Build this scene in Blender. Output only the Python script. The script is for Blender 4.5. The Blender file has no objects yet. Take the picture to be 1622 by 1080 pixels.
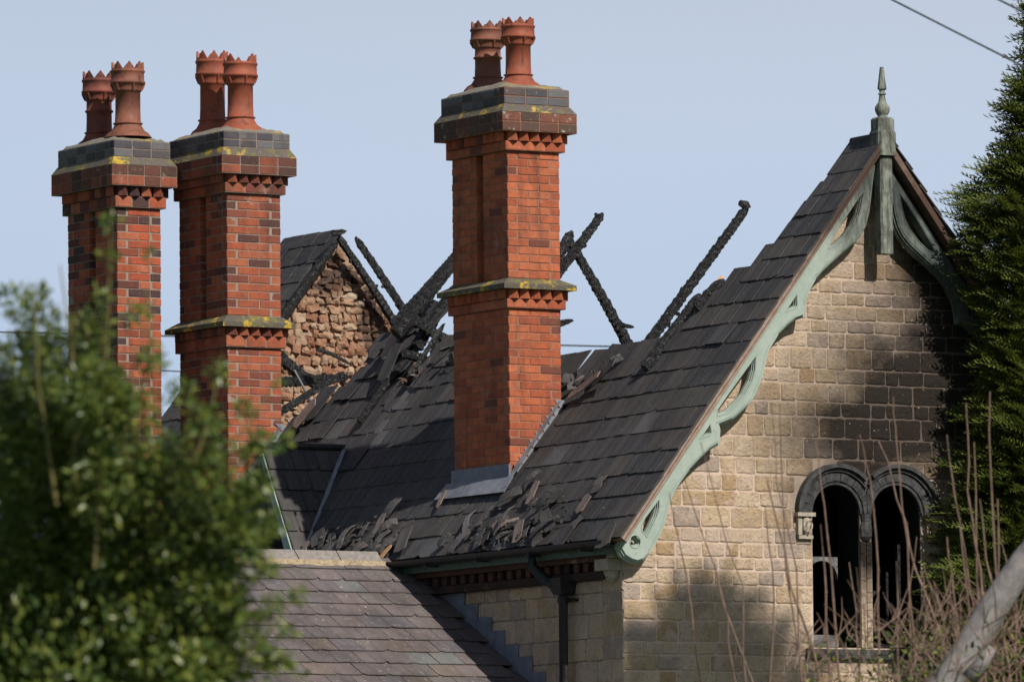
import bpy, bmesh, math, random
import numpy as np
from mathutils import Vector, Matrix
from mathutils.geometry import tessellate_polygon
random.seed(7); rng = np.random.default_rng(11)
S = bpy.context.scene; COL = S.collection
# ------------------------------------------------------------------ camera
FPX, CXP, CYP, YH = 12500., 811., 540., 1580.
TH = math.radians(31); PHI = math.atan((YH-CYP)/FPX); RHO = .009
rr = np.array([math.cos(TH), -math.sin(TH), 0]); hh = np.array([math.sin(TH), math.cos(TH), 0]); zz = np.array([0, 0, 1.])
FW = hh*math.cos(PHI)+zz*math.sin(PHI); UP = zz*math.cos(PHI)-hh*math.sin(PHI)
CAM = np.array([-36.62, -59.077, 1.7])
def ray(px, py):
    u = (px-CXP)/FPX; v = (CYP-py)/FPX
    return FW+(u*math.cos(RHO)+v*math.sin(RHO))*rr+(-u*math.sin(RHO)+v*math.cos(RHO))*UP
def plane_pt(px, py, n, c):
    d = ray(px, py); n = np.array(n, float); return CAM+d*((c-n@CAM)/(n@d))
def onY(px, py, y): return plane_pt(px, py, (0, 1, 0), y)
def onX(px, py, x): return plane_pt(px, py, (1, 0, 0), x)
def atD(px, py, D): d = ray(px, py); return CAM+d*(D/(d@hh))
cam = bpy.data.cameras.new('camera'); co = bpy.data.objects.new('camera', cam); COL.objects.link(co)
upc = UP*math.cos(RHO)+rr*math.sin(RHO); rc = rr*math.cos(RHO)-UP*math.sin(RHO)
M = Matrix([[rc[i], upc[i], -FW[i], CAM[i]] for i in range(3)]+[[0, 0, 0, 1]])
co.matrix_world = M
cam.sensor_width = 36; cam.lens = 36*FPX/1622; cam.clip_start = 1; cam.clip_end = 6000
cam.dof.use_dof = True; cam.dof.focus_distance = 71.5; cam.dof.aperture_fstop = 7.2
S.camera = co
# ------------------------------------------------------------------ light
SUN = Vector((.08, -1, .877)).normalized()
w = bpy.data.worlds.new('World'); S.world = w; w.use_nodes = True
nt = w.node_tree; nt.nodes.clear()
out = nt.nodes.new('ShaderNodeOutputWorld'); bg = nt.nodes.new('ShaderNodeBackground'); sky = nt.nodes.new('ShaderNodeTexSky')
sky.sky_type = 'NISHITA'; sky.sun_disc = False; sky.sun_elevation = math.asin(SUN.z)
sky.sun_rotation = math.atan2(SUN.x, SUN.y); sky.air_density = 1.0; sky.dust_density = 1.2; sky.ozone_density = 2.0
bg.inputs[1].default_value = .06
tcw = nt.nodes.new('ShaderNodeTexCoord'); mpw = nt.nodes.new('ShaderNodeMapping'); mpw.inputs['Scale'].default_value = (6, 6, 26)
nzw = nt.nodes.new('ShaderNodeTexNoise'); nzw.inputs['Scale'].default_value = 1.0; nzw.inputs['Detail'].default_value = 3
sep = nt.nodes.new('ShaderNodeSeparateXYZ'); adw = nt.nodes.new('ShaderNodeMath'); adw.operation = 'MULTIPLY_ADD'; adw.inputs[1].default_value = .05
hz = nt.nodes.new('ShaderNodeMapRange'); hz.interpolation_type = 'SMOOTHSTEP'; hz.inputs[1].default_value = .10; hz.inputs[2].default_value = .21; hz.inputs[3].default_value = .95; hz.inputs[4].default_value = .06
rw_ = nt.nodes.new('ShaderNodeValToRGB'); ee = rw_.color_ramp.elements; ee[0].position = .03; ee[0].color = (.365, .55, .80, 1); ee[1].position = .165; ee[1].color = (.60, .665, .795, 1)   # low thin haze
mlw = nt.nodes.new('ShaderNodeVectorMath'); mlw.operation = 'SCALE'; mlw.inputs['Scale'].default_value = 1/.06
mxw = nt.nodes.new('ShaderNodeMix'); mxw.data_type = 'RGBA'
L_ = nt.links.new
L_(tcw.outputs['Generated'], mpw.inputs[0]); L_(mpw.outputs[0], nzw.inputs['Vector']); L_(tcw.outputs['Generated'], sep.inputs[0])
L_(nzw.outputs[0], adw.inputs[0]); L_(sep.outputs['Z'], adw.inputs[2]); L_(adw.outputs[0], rw_.inputs[0]); L_(sep.outputs['Z'], hz.inputs[0])
L_(rw_.outputs[0], mlw.inputs[0]); L_(mlw.outputs[0], mxw.inputs[7]); L_(sky.outputs[0], mxw.inputs[6]); L_(hz.outputs[0], mxw.inputs[0]); L_(mxw.outputs[2], bg.inputs[0]); L_(bg.outputs[0], out.inputs[0])
sl = bpy.data.lights.new('sun', 'SUN'); sl.energy = 5.0; sl.angle = math.radians(.53); sl.color = (1, .95, .87)
so = bpy.data.objects.new('sun', sl); COL.objects.link(so); so.rotation_euler = SUN.to_track_quat('Z', 'Y').to_euler(); so.location = (5, -30, 40)
S.view_settings.view_transform = 'Standard'; S.view_settings.look = 'None'; S.view_settings.gamma = 1; S.view_settings.exposure = 0
S.view_settings.use_curve_mapping = False
# ------------------------------------------------------------------ material helpers
class NT:
    def __init__(s, name):
        s.m = bpy.data.materials.new(name); s.m.use_nodes = True; s.t = s.m.node_tree; s.t.nodes.clear()
        s.o = s.n('OutputMaterial'); s.b = s.n('BsdfPrincipled'); s.l(s.b.outputs[0], s.o.inputs[0])
    def n(s, k, **kw):
        x = s.t.nodes.new('ShaderNode'+k)
        for a, v in kw.items(): setattr(x, a, v)
        return x
    def l(s, a, b): s.t.links.new(a, b)
    def put(s, sock, v):
        if hasattr(v, 'node'): s.l(v, sock)
        else: sock.default_value = v
    def math(s, op, a, b=0., clamp=False):
        x = s.n('Math', operation=op); x.use_clamp = clamp; s.put(x.inputs[0], a); s.put(x.inputs[1], b); return x.outputs[0]
    def mix(s, f, a, b, mode='MIX'):
        x = s.n('Mix', data_type='RGBA', blend_type=mode); s.put(x.inputs[0], f)
        s.put(x.inputs[6], a if hasattr(a, 'node') else (*a, 1)); s.put(x.inputs[7], b if hasattr(b, 'node') else (*b, 1)); return x.outputs[2]
    def pos(s): return s.n('NewGeometry').outputs['Position']
    def objc(s): return s.n('TexCoord').outputs['Object']
    def mapp(s, v, sc): 
        x = s.n('Mapping'); s.l(v, x.inputs[0]); x.inputs['Scale'].default_value = sc; return x.outputs[0]
    def noise(s, v, sc, det=4, rough=.55, dist=0):
        x = s.n('TexNoise'); s.l(v, x.inputs['Vector']); x.inputs['Scale'].default_value = sc; x.inputs['Detail'].default_value = det
        x.inputs['Roughness'].default_value = rough; x.inputs['Distortion'].default_value = dist; return x.outputs[0]
    def rng(s, v, a, b, c=0., d=1.):
        x = s.n('MapRange'); s.l(v, x.inputs[0]); 
        for i, q in enumerate((a, b, c, d)): x.inputs[i+1].default_value = q
        return x.outputs[0]
    def rand(s):
        a = s.n('ObjectInfo').outputs['Random']; b = s.n('NewGeometry').outputs['Random Per Island']
        return s.math('FRACT', s.math('ADD', s.math('MULTIPLY', a, 7.31), b))
    def ramp(s, v, stops, const=False):
        x = s.n('ValToRGB'); s.l(v, x.inputs[0]); e = x.color_ramp.elements
        if const: x.color_ramp.interpolation = 'CONSTANT'
        while len(e) < len(stops): e.new(.5)
        for q, (p, c) in zip(e, stops): q.position = p; q.color = (*c, 1)
        return x.outputs[0]
    def blobs(s, lst, soft=.5, wob=.5, wsc=2.2):
        P = s.pos(); nz = s.noise(P, wsc, 5, .65); res = None
        for (x, y, z, rx, ry, rz) in lst:
            a = s.n('VectorMath', operation='SUBTRACT'); s.l(P, a.inputs[0]); a.inputs[1].default_value = (x, y, z)
            b = s.n('VectorMath', operation='DIVIDE'); s.l(a.outputs[0], b.inputs[0]); b.inputs[1].default_value = (rx, ry, rz)
            c = s.n('VectorMath', operation='LENGTH'); s.l(b.outputs[0], c.inputs[0])
            v = s.math('ADD', c.outputs['Value'], s.math('MULTIPLY', s.math('SUBTRACT', nz, .5), -wob*2))
            v = s.rng(v, 1+soft*.6, 1-soft)
            res = v if res is None else s.math('MAXIMUM', res, v)
        return res
    def done(s, col, rough=.85, bump=None, bs=.3, bd=.01, spec=.3, metal=0):
        s.put(s.b.inputs['Base Color'], col if hasattr(col, 'node') else (*col, 1)); s.put(s.b.inputs['Roughness'], rough)
        s.b.inputs['Specular IOR Level'].default_value = spec; s.b.inputs['Metallic'].default_value = metal
        if bump is not None:
            b = s.n('Bump'); b.inputs['Strength'].default_value = bs; b.inputs['Distance'].default_value = bd
            s.l(bump, b.inputs['Height']); s.l(b.outputs[0], s.b.inputs['Normal'])
        return s.m
def brick_mat(name, stops, lichen=None, mott=.5, sootb=None):
    t = NT(name); P = t.pos(); c = t.ramp(t.rand(), stops, True)
    n1 = t.noise(P, 9, 6, .7); n2 = t.noise(P, 60, 4, .7); n3 = t.noise(P, 2.2, 4)
    c = t.mix(t.rng(n1, .38, .68, 0, mott), c, (.09, .04, .03))
    c = t.mix(t.rng(n2, .55, .85, 0, .35), c, (.55, .28, .18)); c = t.mix(t.rng(n2, .4, .2, 0, .5), c, (.03, .018, .016))
    c = t.mix(t.rng(n3, .52, .8, 0, .45), c, (.14, .07, .05))
    run = t.noise(t.mapp(P, (7, 7, .9)), 1, 5, .65); c = t.mix(t.rng(run, .52, .68, 0, .5), c, (.05, .03, .025)); c = t.mix(t.rng(t.noise(P, 3.3, 6, .75), .60, .68, 0, .35), c, (.42, .27, .2))
    if sootb: c = t.mix(t.math('MULTIPLY', t.blobs(sootb, .6, .5, 3), .6), c, (.035, .026, .022))
    if lichen: c = t.mix(t.rng(t.noise(P, 14, 6, .7), lichen, lichen+.05), c, (.28, .26, .2))
    return t.done(c, .9, t.math('ADD', n1, n2), .5, .006)
CH3S = [(0, (.43, .112, .046)), (.2, (.49, .135, .056)), (.42, (.39, .095, .04)), (.6, (.46, .13, .058)), (.8, (.34, .082, .038)), (.95, (.17, .055, .035))]
CH2S = [(0, (.32, .085, .04)), (.22, (.19, .055, .034)), (.38, (.36, .108, .052)), (.6, (.15, .045, .03)), (.7, (.34, .085, .038)), (.89, (.085, .038, .032)), (.94, (.26, .065, .036))]
CH1S = [(0, (.42, .095, .038)), (.2, (.12, .038, .028)), (.36, (.42, .125, .062)), (.5, (.06, .034, .034)), (.62, (.24, .06, .032)), (.78, (.36, .075, .035)), (.9, (.06, .035, .036))]
BAND = [(0, (.12, .055, .042)), (.25, (.07, .048, .038)), (.5, (.19, .07, .048)), (.75, (.09, .058, .045))]
BLUE = [(0, (.10, .105, .115)), (.3, (.065, .068, .078)), (.6, (.13, .132, .138)), (.85, (.08, .075, .078))]
M_b3 = brick_mat('brick_orange_red', CH3S, None, .5); M_b2 = brick_mat('brick_mixed_red', CH2S); M_b1 = brick_mat('brick_dark_mixed', CH1S)
M_band = brick_mat('brick_weathered_band', BAND, .6, .4); M_band2 = brick_mat('brick_red_band', [(0, (.3, .08, .042)), (.2, (.12, .045, .034)), (.45, (.2, .062, .038)), (.62, (.07, .038, .03)), (.8, (.25, .07, .038)), (.92, (.05, .032, .028))], .64, .5); M_blue = brick_mat('blue_engineering_brick', BLUE, .64, .2)
def mortar_mat(name, c1, c2):
    t = NT(name); P = t.pos(); return t.done(t.mix(t.noise(P, 12, 5, .7), c1, c2), .95, t.noise(P, 80, 4), .5, .004)
M_mort = mortar_mat('lime_mortar', (.15, .11, .09), (.38, .30, .24)); M_mort3 = mortar_mat('sandy_mortar', (.14, .075, .05), (.40, .2, .13))
def lichen_mat(name, base, strong):
    t = NT(name); P = t.pos(); n = t.noise(P, 9, 6, .7, .4); n2 = t.noise(P, 40, 5, .7)
    c = t.mix(n2, base, tuple(x*.35 for x in base))
    c = t.mix(t.rng(n, .5, .6, 0, strong), c, (.16, .15, .045)); c = t.mix(t.rng(t.noise(P, 5, 5, .7, .3), .56, .62, 0, strong), c, (.5, .33, .03))
    c = t.mix(t.rng(n2, .62, .7), c, (.45, .43, .38)); return t.done(c, .95, n2, .8, .012)
M_slab = lichen_mat('mossy_stone', (.15, .13, .10), .95); M_weather = lichen_mat('lichened_brick', (.17, .14, .12), .8); M_flaunch = lichen_mat('mortar_flaunching', (.3, .27, .23), .45)
def pot_mat(name, c1, c2):
    t = NT(name); P = t.pos(); n = t.noise(P, 6, 5, .65); c = t.mix(t.rng(n, .35, .7), c1, c2)
    c = t.mix(t.rng(t.noise(t.mapp(P, (1, 1, .35)), 18, 6, .7), .54, .68, 0, .8), c, (.05, .028, .024)); return t.done(c, .7, n, .3, .006, .35)
M_potA = pot_mat('terracotta_bright', (.31, .082, .043), (.2, .055, .03)); M_potB = pot_mat('terracotta_sooted', (.22, .06, .038), (.09, .03, .024)); M_potC = pot_mat('terracotta_brown', (.24, .088, .052), (.13, .048, .032))
SOOT_SHADE = [(3.8, 0, 7.35, 1.4, 2, 1.4), (2.75, 0, 6.75, 1.3, 2, .58), (2.57, 0, 6.2, .85, 2, .58), (3.2, 0, 7.1, 1.25, 2, .85), (4.3, 0, 6.0, .9, 2, 1.4), (3.5, 0, 8.2, .8, 2, .7), (2.57, 0, 5.75, .16, 2, .5)]  # soot, plus conifer and bargeboard shade painted in towards the upper right
def soot_shade_on(t, c, k, dark=(.014, .011, .010)):
    m1 = t.blobs(SOOT_SHADE, .55, .35, 3.0)
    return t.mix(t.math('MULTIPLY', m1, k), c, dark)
def stone_mat(name, soot=True):
    t = NT(name); P = t.pos(); r = t.rand()
    c = t.ramp(r, [(0, (.58, .43, .285)), (.16, (.49, .355, .22)), (.34, (.62, .48, .34)), (.5, (.46, .31, .175)), (.56, (.56, .43, .315)), (.75, (.42, .33, .27)), (.82, (.59, .445, .29)), (.95, (.40, .315, .26))], True)
    n1 = t.noise(P, 7, 6, .7); n2 = t.noise(P, 38, 6, .75); n3 = t.noise(P, 1.1, 3)
    c = t.mix(t.rng(n1, .42, .72, 0, .5), c, (.30, .21, .14)); c = t.mix(t.rng(n2, .57, .64, 0, .75), c, (.13, .09, .065)); c = t.mix(t.rng(n2, .42, .3, 0, .5), c, (.6, .48, .33))
    c = t.mix(t.rng(n3, .48, .62, 0, .35), c, (.33, .25, .2))
    sm = t.noise(P, 4.5, 6, .72, .6); c = t.mix(t.rng(sm, .50, .60, 0, .8), c, (.54, .415, .335))
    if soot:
        c = soot_shade_on(t, c, .97); c = t.mix(t.rng(t.noise(P, 24, 4, .6), .68, .70, 0, .8), c, (.42, .34, .28))
    return t.done(c, .95, t.math('ADD', n1, n2), 1, .022, .2)
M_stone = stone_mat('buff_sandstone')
def wallmort():
    t = NT('pink_lime_mortar'); P = t.pos(); n = t.noise(P, 16, 6, .7); n2 = t.noise(P, 60, 4)
    c = t.mix(t.rng(n, .3, .7), (.50, .385, .30), (.58, .445, .35)); c = t.mix(t.rng(t.noise(P, 1.5, 3), .5, .7, 0, .5), c, (.36, .28, .22))
    c = soot_shade_on(t, c, .9, (.055, .042, .036)); return t.done(c, .95, t.math('ADD', n, n2), .7, .01, .2)
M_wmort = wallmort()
def rubble():
    t = NT('rubble_limestone'); P = t.pos(); n1 = t.noise(P, 9, 6, .7); n2 = t.noise(P, 40, 6, .7)
    c = t.ramp(t.rand(), [(0, (.42, .26, .17)), (.25, (.46, .33, .23)), (.45, (.34, .18, .115)), (.65, (.4, .27, .19)), (.85, (.28, .13, .08)), (.95, (.5, .4, .3))], True)
    c = t.mix(t.rng(n1, .4, .7, 0, .6), c, (.3, .17, .1)); c = t.mix(t.rng(n2, .58, .75, 0, .5), c, (.62, .5, .38))
    c = t.mix(t.math('MULTIPLY', t.blobs([(2.75, 9.6, 8.95, .28, 9, .12), (3.0, 9.6, 8.6, .18, 9, .5), (2.45, 9.6, 9.0, .25, 9, .3), (3.35, 9.6, 8.0, .2, 9, .5)], .4, .5, 5), .85), c, (.05, .03, .025))
    return t.done(c, .95, t.math('ADD', n1, n2), 1, .02, .15)
M_rub = rubble(); M_rubm = mortar_mat('rubble_mortar', (.2, .12, .08), (.36, .25, .18))
def slate_mat(name, stops, streak, lich=0., bump=.5, spec=.35):
    t = NT(name); O = t.objc(); P = t.pos(); c = t.ramp(t.rand(), stops, True)
    st = t.noise(t.mapp(O, (26, 2.2, 10)), 1, 6, .7, .6); n2 = t.noise(P, 45, 5, .7); n1 = t.noise(P, 1.6, 4, .6)
    dv = t.n('ObjectInfo').outputs['Random']
    c = t.mix(t.rng(st, .42, .75, 0, .55), c, streak); c = t.mix(t.rng(st, .45, .2, 0, .6), c, (.012, .012, .014))
    c = t.mix(t.rng(n1, .45, .65, 0, .55), c, (.03, .027, .026))
    if lich: c = t.mix(t.rng(t.noise(P, 22, 6, .75), .60, .66, 0, lich), c, (.36, .34, .31))
    return t.done(c, t.rng(n2, .3, .7, .55, .85), t.math('ADD', t.math('MULTIPLY', st, 1.2), n2), bump, .008, spec)
M_slate = slate_mat('burnt_slate', [(0, (.046, .043, .044)), (.18, (.036, .036, .040)), (.38, (.056, .050, .048)), (.55, (.031, .031, .035)), (.72, (.062, .054, .049)), (.88, (.048, .046, .052)), (.96, (.095, .092, .096))], (.13, .118, .108), .2, .8)
M_slate2 = slate_mat('purple_grey_slate', [(0, (.130, .105, .10)), (.2, (.108, .092, .09)), (.4, (.15, .118, .112)), (.6, (.122, .105, .097)), (.75, (.15, .115, .095)), (.86, (.115, .10, .108)), (.96, (.135, .14, .135))], (.18, .15, .14), .8, .4)
M_chip = slate_mat('broken_slate', [(0, (.05, .046, .045)), (.3, (.08, .07, .064)), (.5, (.04, .038, .04)), (.74, (.17, .13, .115)), (.82, (.06, .056, .055)), (.95, (.13, .12, .115))], (.2, .17, .16), .2, .7)
def plain(name, c1, c2, sc=12, rough=.8, bs=.3, bd=.005, spec=.3, metal=0):
    t = NT(name); P = t.pos(); n = t.noise(P, sc, 5, .65); return t.done(t.mix(t.rng(n, .35, .68), c1, c2), rough, n, bs, bd, spec, metal)
M_lead = plain('lead_flashing', (.13, .14, .165), (.25, .26, .29), 7, .55, .3, .006, .4)
M_leaddk = plain('lead_apron', (.12, .13, .165), (.2, .21, .245), 7, .6)
M_iron = plain('black_iron', (.012, .012, .013), (.03, .03, .032), 20, .5)
M_dark = plain('sooty_dark_interior', (.004, .004, .004), (.012, .010, .009), 3, .95)  # soot, with the darkness of unlit rooms put into the colour
M_red = brick_mat('black_brown_brick', [(0, (.05, .022, .016)), (.3, (.025, .014, .012)), (.6, (.07, .026, .018)), (.85, (.015, .011, .01))], None, .4)  # near-black brown brick for the eaves cornice
M_kneel = plain('pale_sandstone_block', (.30, .25, .2), (.42, .36, .29), 18, .9, .6, .01)
M_ridge = plain('stone_ridge_tile', (.17, .15, .14), (.27, .245, .22), 22, .9, .6, .01)
M_rmort = plain('ridge_mortar', (.27, .2, .12), (.5, .4, .27), 40, .95, .9, .02)
M_arch = plain('sooted_arch_stone', (.022, .022, .023), (.075, .072, .07), 14, .8, .5, .006)
M_wire = plain('wire_sheath', (.05, .055, .07), (.09, .095, .11), 5, .6)
def paint():
    t = NT('sage_green_paint'); P = t.pos(); n = t.noise(P, 9, 6, .7); n2 = t.noise(t.mapp(P, (30, 30, 5)), 1, 6, .75)
    c = t.mix(t.rng(n, .3, .7), (.29, .35, .30), (.355, .405, .355)); c = t.mix(t.rng(t.noise(P, 30, 5, .7), .64, .72, 0, .7), c, (.17, .22, .17))
    wth = t.blobs([(2.6, 0, 9.0, .65, 3, 1.05), (2.66, 0, 9.7, .4, 3, .8)], .35, .4, 3)
    g = t.mix(t.rng(n2, .42, .62), (.035, .036, .032), (.19, .20, .165)); c = t.mix(t.math('MULTIPLY', wth, .85), c, g)
    pe = t.noise(t.mapp(P, (9, 9, 9)), 2.4, 7, .8, .4); c = t.mix(t.rng(pe, .60, .63, 0, .8), c, (.20, .19, .165)); c = t.mix(t.rng(t.noise(P, 3, 5, .7), .5, .7, 0, .4), c, (.2, .27, .22))
    soot = t.blobs([(3.45, 0, 8.2, .55, 3, .8), (3.9, 0, 7.6, .8, 3, .9), (2.42, 0, 9.2, .2, 3, .35), (2.95, 0, 8.9, .22, 3, .45), (4.6, 0, 6.6, 1, 3, 1)], .5, .5, 4)
    c = t.mix(t.math('MULTIPLY', soot, t.rng(n2, .35, .6, .97, .82)), c, (.018, .024, .024))
    return t.done(c, .6, t.math('ADD', n, n2), .35, .004, .35)
M_paint = paint()
M_gpaint = plain('dark_green_gutter_board', (.045, .075, .06), (.07, .11, .09), 15, .6)
def post():
    t = NT('weathered_grey_green_timber'); P = t.pos(); n2 = t.noise(t.mapp(P, (28, 28, 4)), 1, 6, .8); n = t.noise(P, 6, 5, .7)
    c = t.mix(t.rng(n2, .38, .6), (.05, .05, .045), (.25, .275, .225)); c = t.mix(t.rng(n, .5, .62, 0, .7), c, (.06, .055, .048)); return t.done(c, .75, n2, .6, .006)
M_post = post()
def verge():
    t = NT('rotten_verge_board'); P = t.pos(); n = t.noise(P, 14, 6, .7); c = t.mix(t.rng(n, .3, .7), (.22, .13, .095), (.34, .26, .21))
    c = t.mix(t.blobs([(2.3, 0, 8.9, .8, 3, .9), (3.2, 0, 8.4, .7, 3, 1.2)], .5, .6, 4), c, (.07, .04, .03)); return t.done(c, .9, n, .5, .008)
M_verge = verge()
def charred():
    t = NT('charred_wood'); O = t.pos(); v = t.n('TexVoronoi', feature='DISTANCE_TO_EDGE'); t.l(t.mapp(O, (36, 36, 44)), v.inputs['Vector']); v.inputs['Scale'].default_value = 1.3
    n = t.noise(O, 25, 5, .7); c = t.mix(t.rng(n, .4, .8), (.007, .007, .007), (.035, .033, .032)); c = t.mix(t.rng(v.outputs[0], 0, .09), (.002, .002, .002), c)
    return t.done(c, t.rng(n, .3, .7, .35, .7), t.math('ADD', t.rng(v.outputs[0], 0, .12), t.math('MULTIPLY', n, .5)), 1, .02, .6)
M_char = charred(); M_split = plain('fresh_split_wood', (.5, .26, .12), (.65, .4, .22), 20)
def leafm(name, c1, c2, c3, rough=.45, trans=.25):
    t = NT(name); r = t.rand(); c = t.ramp(r, [(0, c1), (.35, c2), (.8, c3), (1, c1)]); t.done(c, rough, None, spec=.45)
    tr = t.n('BsdfTranslucent'); t.l(c, tr.inputs[0]); mx = t.n('MixShader'); mx.inputs[0].default_value = trans
    t.l(t.b.outputs[0], mx.inputs[1]); t.l(tr.outputs[0], mx.inputs[2]); t.l(mx.outputs[0], t.o.inputs[0]); return t.m
M_leaf = leafm('glossy_green_leaf', (.13, .19, .045), (.07, .12, .03), (.25, .27, .05), .32, .40)
M_con = leafm('conifer_spray', (.085, .13, .024), (.045, .08, .018), (.25, .26, .035), .6, .35)
M_bark = plain('brown_bark', (.10, .065, .04), (.2, .13, .085), 20, .9, .5)
M_stem = plain('reddish_brown_stem', (.13, .082, .06), (.24, .155, .115), 15, .75)
M_twig = plain('yellow_green_twig', (.11, .10, .035), (.17, .14, .045), 15, .8)
def silver():
    t = NT('silver_bark'); P = t.pos(); n = t.noise(P, 14, 6, .7); n2 = t.noise(P, 50, 5, .7)
    c = t.mix(t.rng(n, .35, .65), (.14, .125, .12), (.26, .235, .225)); c = t.mix(t.rng(n2, .6, .72, 0, .6), c, (.12, .10, .08)); return t.done(c, .8, n, .5, .01)
M_silver = silver()
M_grass = plain('meadow_grass', (.05, .08, .02), (.09, .11, .035), 2, .95)
# ------------------------------------------------------------------ object helpers
def mk(name, v, f, mat, smooth=False):
    me = bpy.data.meshes.new(name); me.from_pydata([tuple(map(float, p)) for p in v], [], [tuple(map(int, q)) for q in f]); me.materials.append(mat)
    if smooth:
        for p in me.polygons: p.use_smooth = True
    me.update(); return me
def link(name, me, parent=None, stuff=False):
    o = bpy.data.objects.new(name, me); COL.objects.link(o)
    if parent is not None:
        o.parent = parent; o.matrix_parent_inverse = Matrix.Translation(-root_of(parent)) if parent.parent is None else Matrix.Identity(4)
    if stuff: o['kind'] = 'stuff'
    return o
def root_of(p): return Vector(p.location)
def tag(o, label, cat, group=None):
    o['label'] = label; o['category'] = cat
    if group: o['group'] = group
    return o
def thing(name, loc, label, cat, group=None):
    o = bpy.data.objects.new(name, None); COL.objects.link(o); o.location = tuple(map(float, loc)); o.empty_display_size = .3
    return tag(o, label, cat, group)
def struct(name, me):
    o = bpy.data.objects.new(name, me); COL.objects.link(o); o['kind'] = 'structure'; return o
class MB:
    def __init__(s): s.v = []; s.f = []
    def add(s, v, f):
        k = len(s.v); s.v += [tuple(map(float, p)) for p in v]; s.f += [tuple(i+k for i in q) for q in f]
    def box(s, a, b):
        x0, y0, z0 = a; x1, y1, z1 = b
        s.add([(x0, y0, z0), (x1, y0, z0), (x1, y1, z0), (x0, y1, z0), (x0, y0, z1), (x1, y0, z1), (x1, y1, z1), (x0, y1, z1)],
              [(0, 3, 2, 1), (4, 5, 6, 7), (0, 1, 5, 4), (1, 2, 6, 5), (2, 3, 7, 6), (3, 0, 4, 7)])
    def frust(s, a, b):   # a,b = (x0,y0,x1,y1,z)
        (x0, y0, x1, y1, z0), (X0, Y0, X1, Y1, z1) = a, b
        s.add([(x0, y0, z0), (x1, y0, z0), (x1, y1, z0), (x0, y1, z0), (X0, Y0, z1), (X1, Y0, z1), (X1, Y1, z1), (X0, Y1, z1)],
              [(0, 3, 2, 1), (4, 5, 6, 7), (0, 1, 5, 4), (1, 2, 6, 5), (2, 3, 7, 6), (3, 0, 4, 7)])
    def tube(s, pts, rads, n=8):
        pts = [Vector(p) for p in pts]; k = len(s.v); up = Vector((.13, .2, 1)); N = len(pts)
        if not hasattr(rads, '__len__'): rads = [rads]*N
        for i, p in enumerate(pts):
            d = (pts[min(i+1, N-1)]-pts[max(i-1, 0)]).normalized(); a = d.cross(up)
            if a.length < .05: a = d.cross(Vector((1, 0, 0)))
            a.normalize(); b = d.cross(a)
            for j in range(n):
                q = p+(a*math.cos(2*math.pi*j/n)+b*math.sin(2*math.pi*j/n))*rads[i]; s.v.append(tuple(q))
        for i in range(N-1):
            for j in range(n): s.f.append((k+i*n+j, k+i*n+(j+1) % n, k+(i+1)*n+(j+1) % n, k+(i+1)*n+j))
        s.f.append(tuple(k+j for j in range(n))[::-1]); s.f.append(tuple(k+(N-1)*n+j for j in range(n)))
    def lathe(s, c, prof, n=20, rot=0.):
        k = len(s.v)
        for r, z in prof:
            for j in range(n):
                a = 2*math.pi*j/n+rot; s.v.append((c[0]+r*math.cos(a), c[1]+r*math.sin(a), z))
        for i in range(len(prof)-1):
            for j in range(n): s.f.append((k+i*n+j, k+i*n+(j+1) % n, k+(i+1)*n+(j+1) % n, k+(i+1)*n+j))
        s.f.append(tuple(k+j for j in range(n))[::-1]); s.f.append(tuple(k+(len(prof)-1)*n+j for j in range(n)))
    def plate(s, outer, holes, fn, d0, d1):      # 2D polygon with holes extruded from depth d0 to d1
        loops = [outer]+list(holes); flat = [p for L in loops for p in L]
        tris = tessellate_polygon([[Vector((p[0], p[1], 0)) for p in L] for L in loops]); n = len(flat); k = len(s.v)
        s.v += [tuple(fn(p[0], p[1], d0)) for p in flat]+[tuple(fn(p[0], p[1], d1)) for p in flat]
        for t in tris: s.f.append(tuple(k+i for i in t)); s.f.append(tuple(k+n+i for i in t[::-1]))
        q = 0
        for L in loops:
            m = len(L)
            for i in range(m): a, b = k+q+i, k+q+(i+1) % m; s.f.append((a, b, b+n, a+n))
            q += m
    def build(s, name, mat, parent=None, smooth=False, stuff=False, fix=True):
        me = mk(name, s.v, s.f, mat, smooth)
        if fix:
            b = bmesh.new(); b.from_mesh(me); bmesh.ops.recalc_face_normals(b, faces=b.faces); b.to_mesh(me); b.free()
        return link(name, me, parent, stuff)
def bevel_box(name, dims, bev, mat, jit=.0):
    b = bmesh.new(); bmesh.ops.create_cube(b, size=1)
    for v in b.verts: v.co = Vector((v.co.x*dims[0], v.co.y*dims[1], v.co.z*dims[2]))+Vector([random.uniform(-jit, jit) for _ in range(3)])
    bmesh.ops.bevel(b, geom=b.edges[:], offset=bev, segments=1, affect='EDGES')
    me = bpy.data.meshes.new(name); b.to_mesh(me); b.free(); me.materials.append(mat); return me
# ------------------------------------------------------------------ ground
g = MB(); g.add([(-2500, -2500, 0), (2500, -2500, 0), (2500, 2500, 0), (-2500, 2500, 0)], [(0, 1, 2, 3)])
struct('ground', mk('ground', g.v, g.f, M_grass))
# ------------------------------------------------------------------ main house
MS, Z0, XE, XR, YV, YB = 1.297, 5.962, -.19, 2.655, -.30, 10.75
CS = 1/math.hypot(1, MS); SN = MS*CS
def roofp(y, u, n=0.):
    return Vector((XE+u*CS-n*SN, y, Z0+MS*XE+u*SN+n*CS))
house = thing('stone_house', (2.6, 5, 0), 'fire-damaged buff stone house with steep burnt slate roof and green bargeboards on its gable', 'house')
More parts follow.
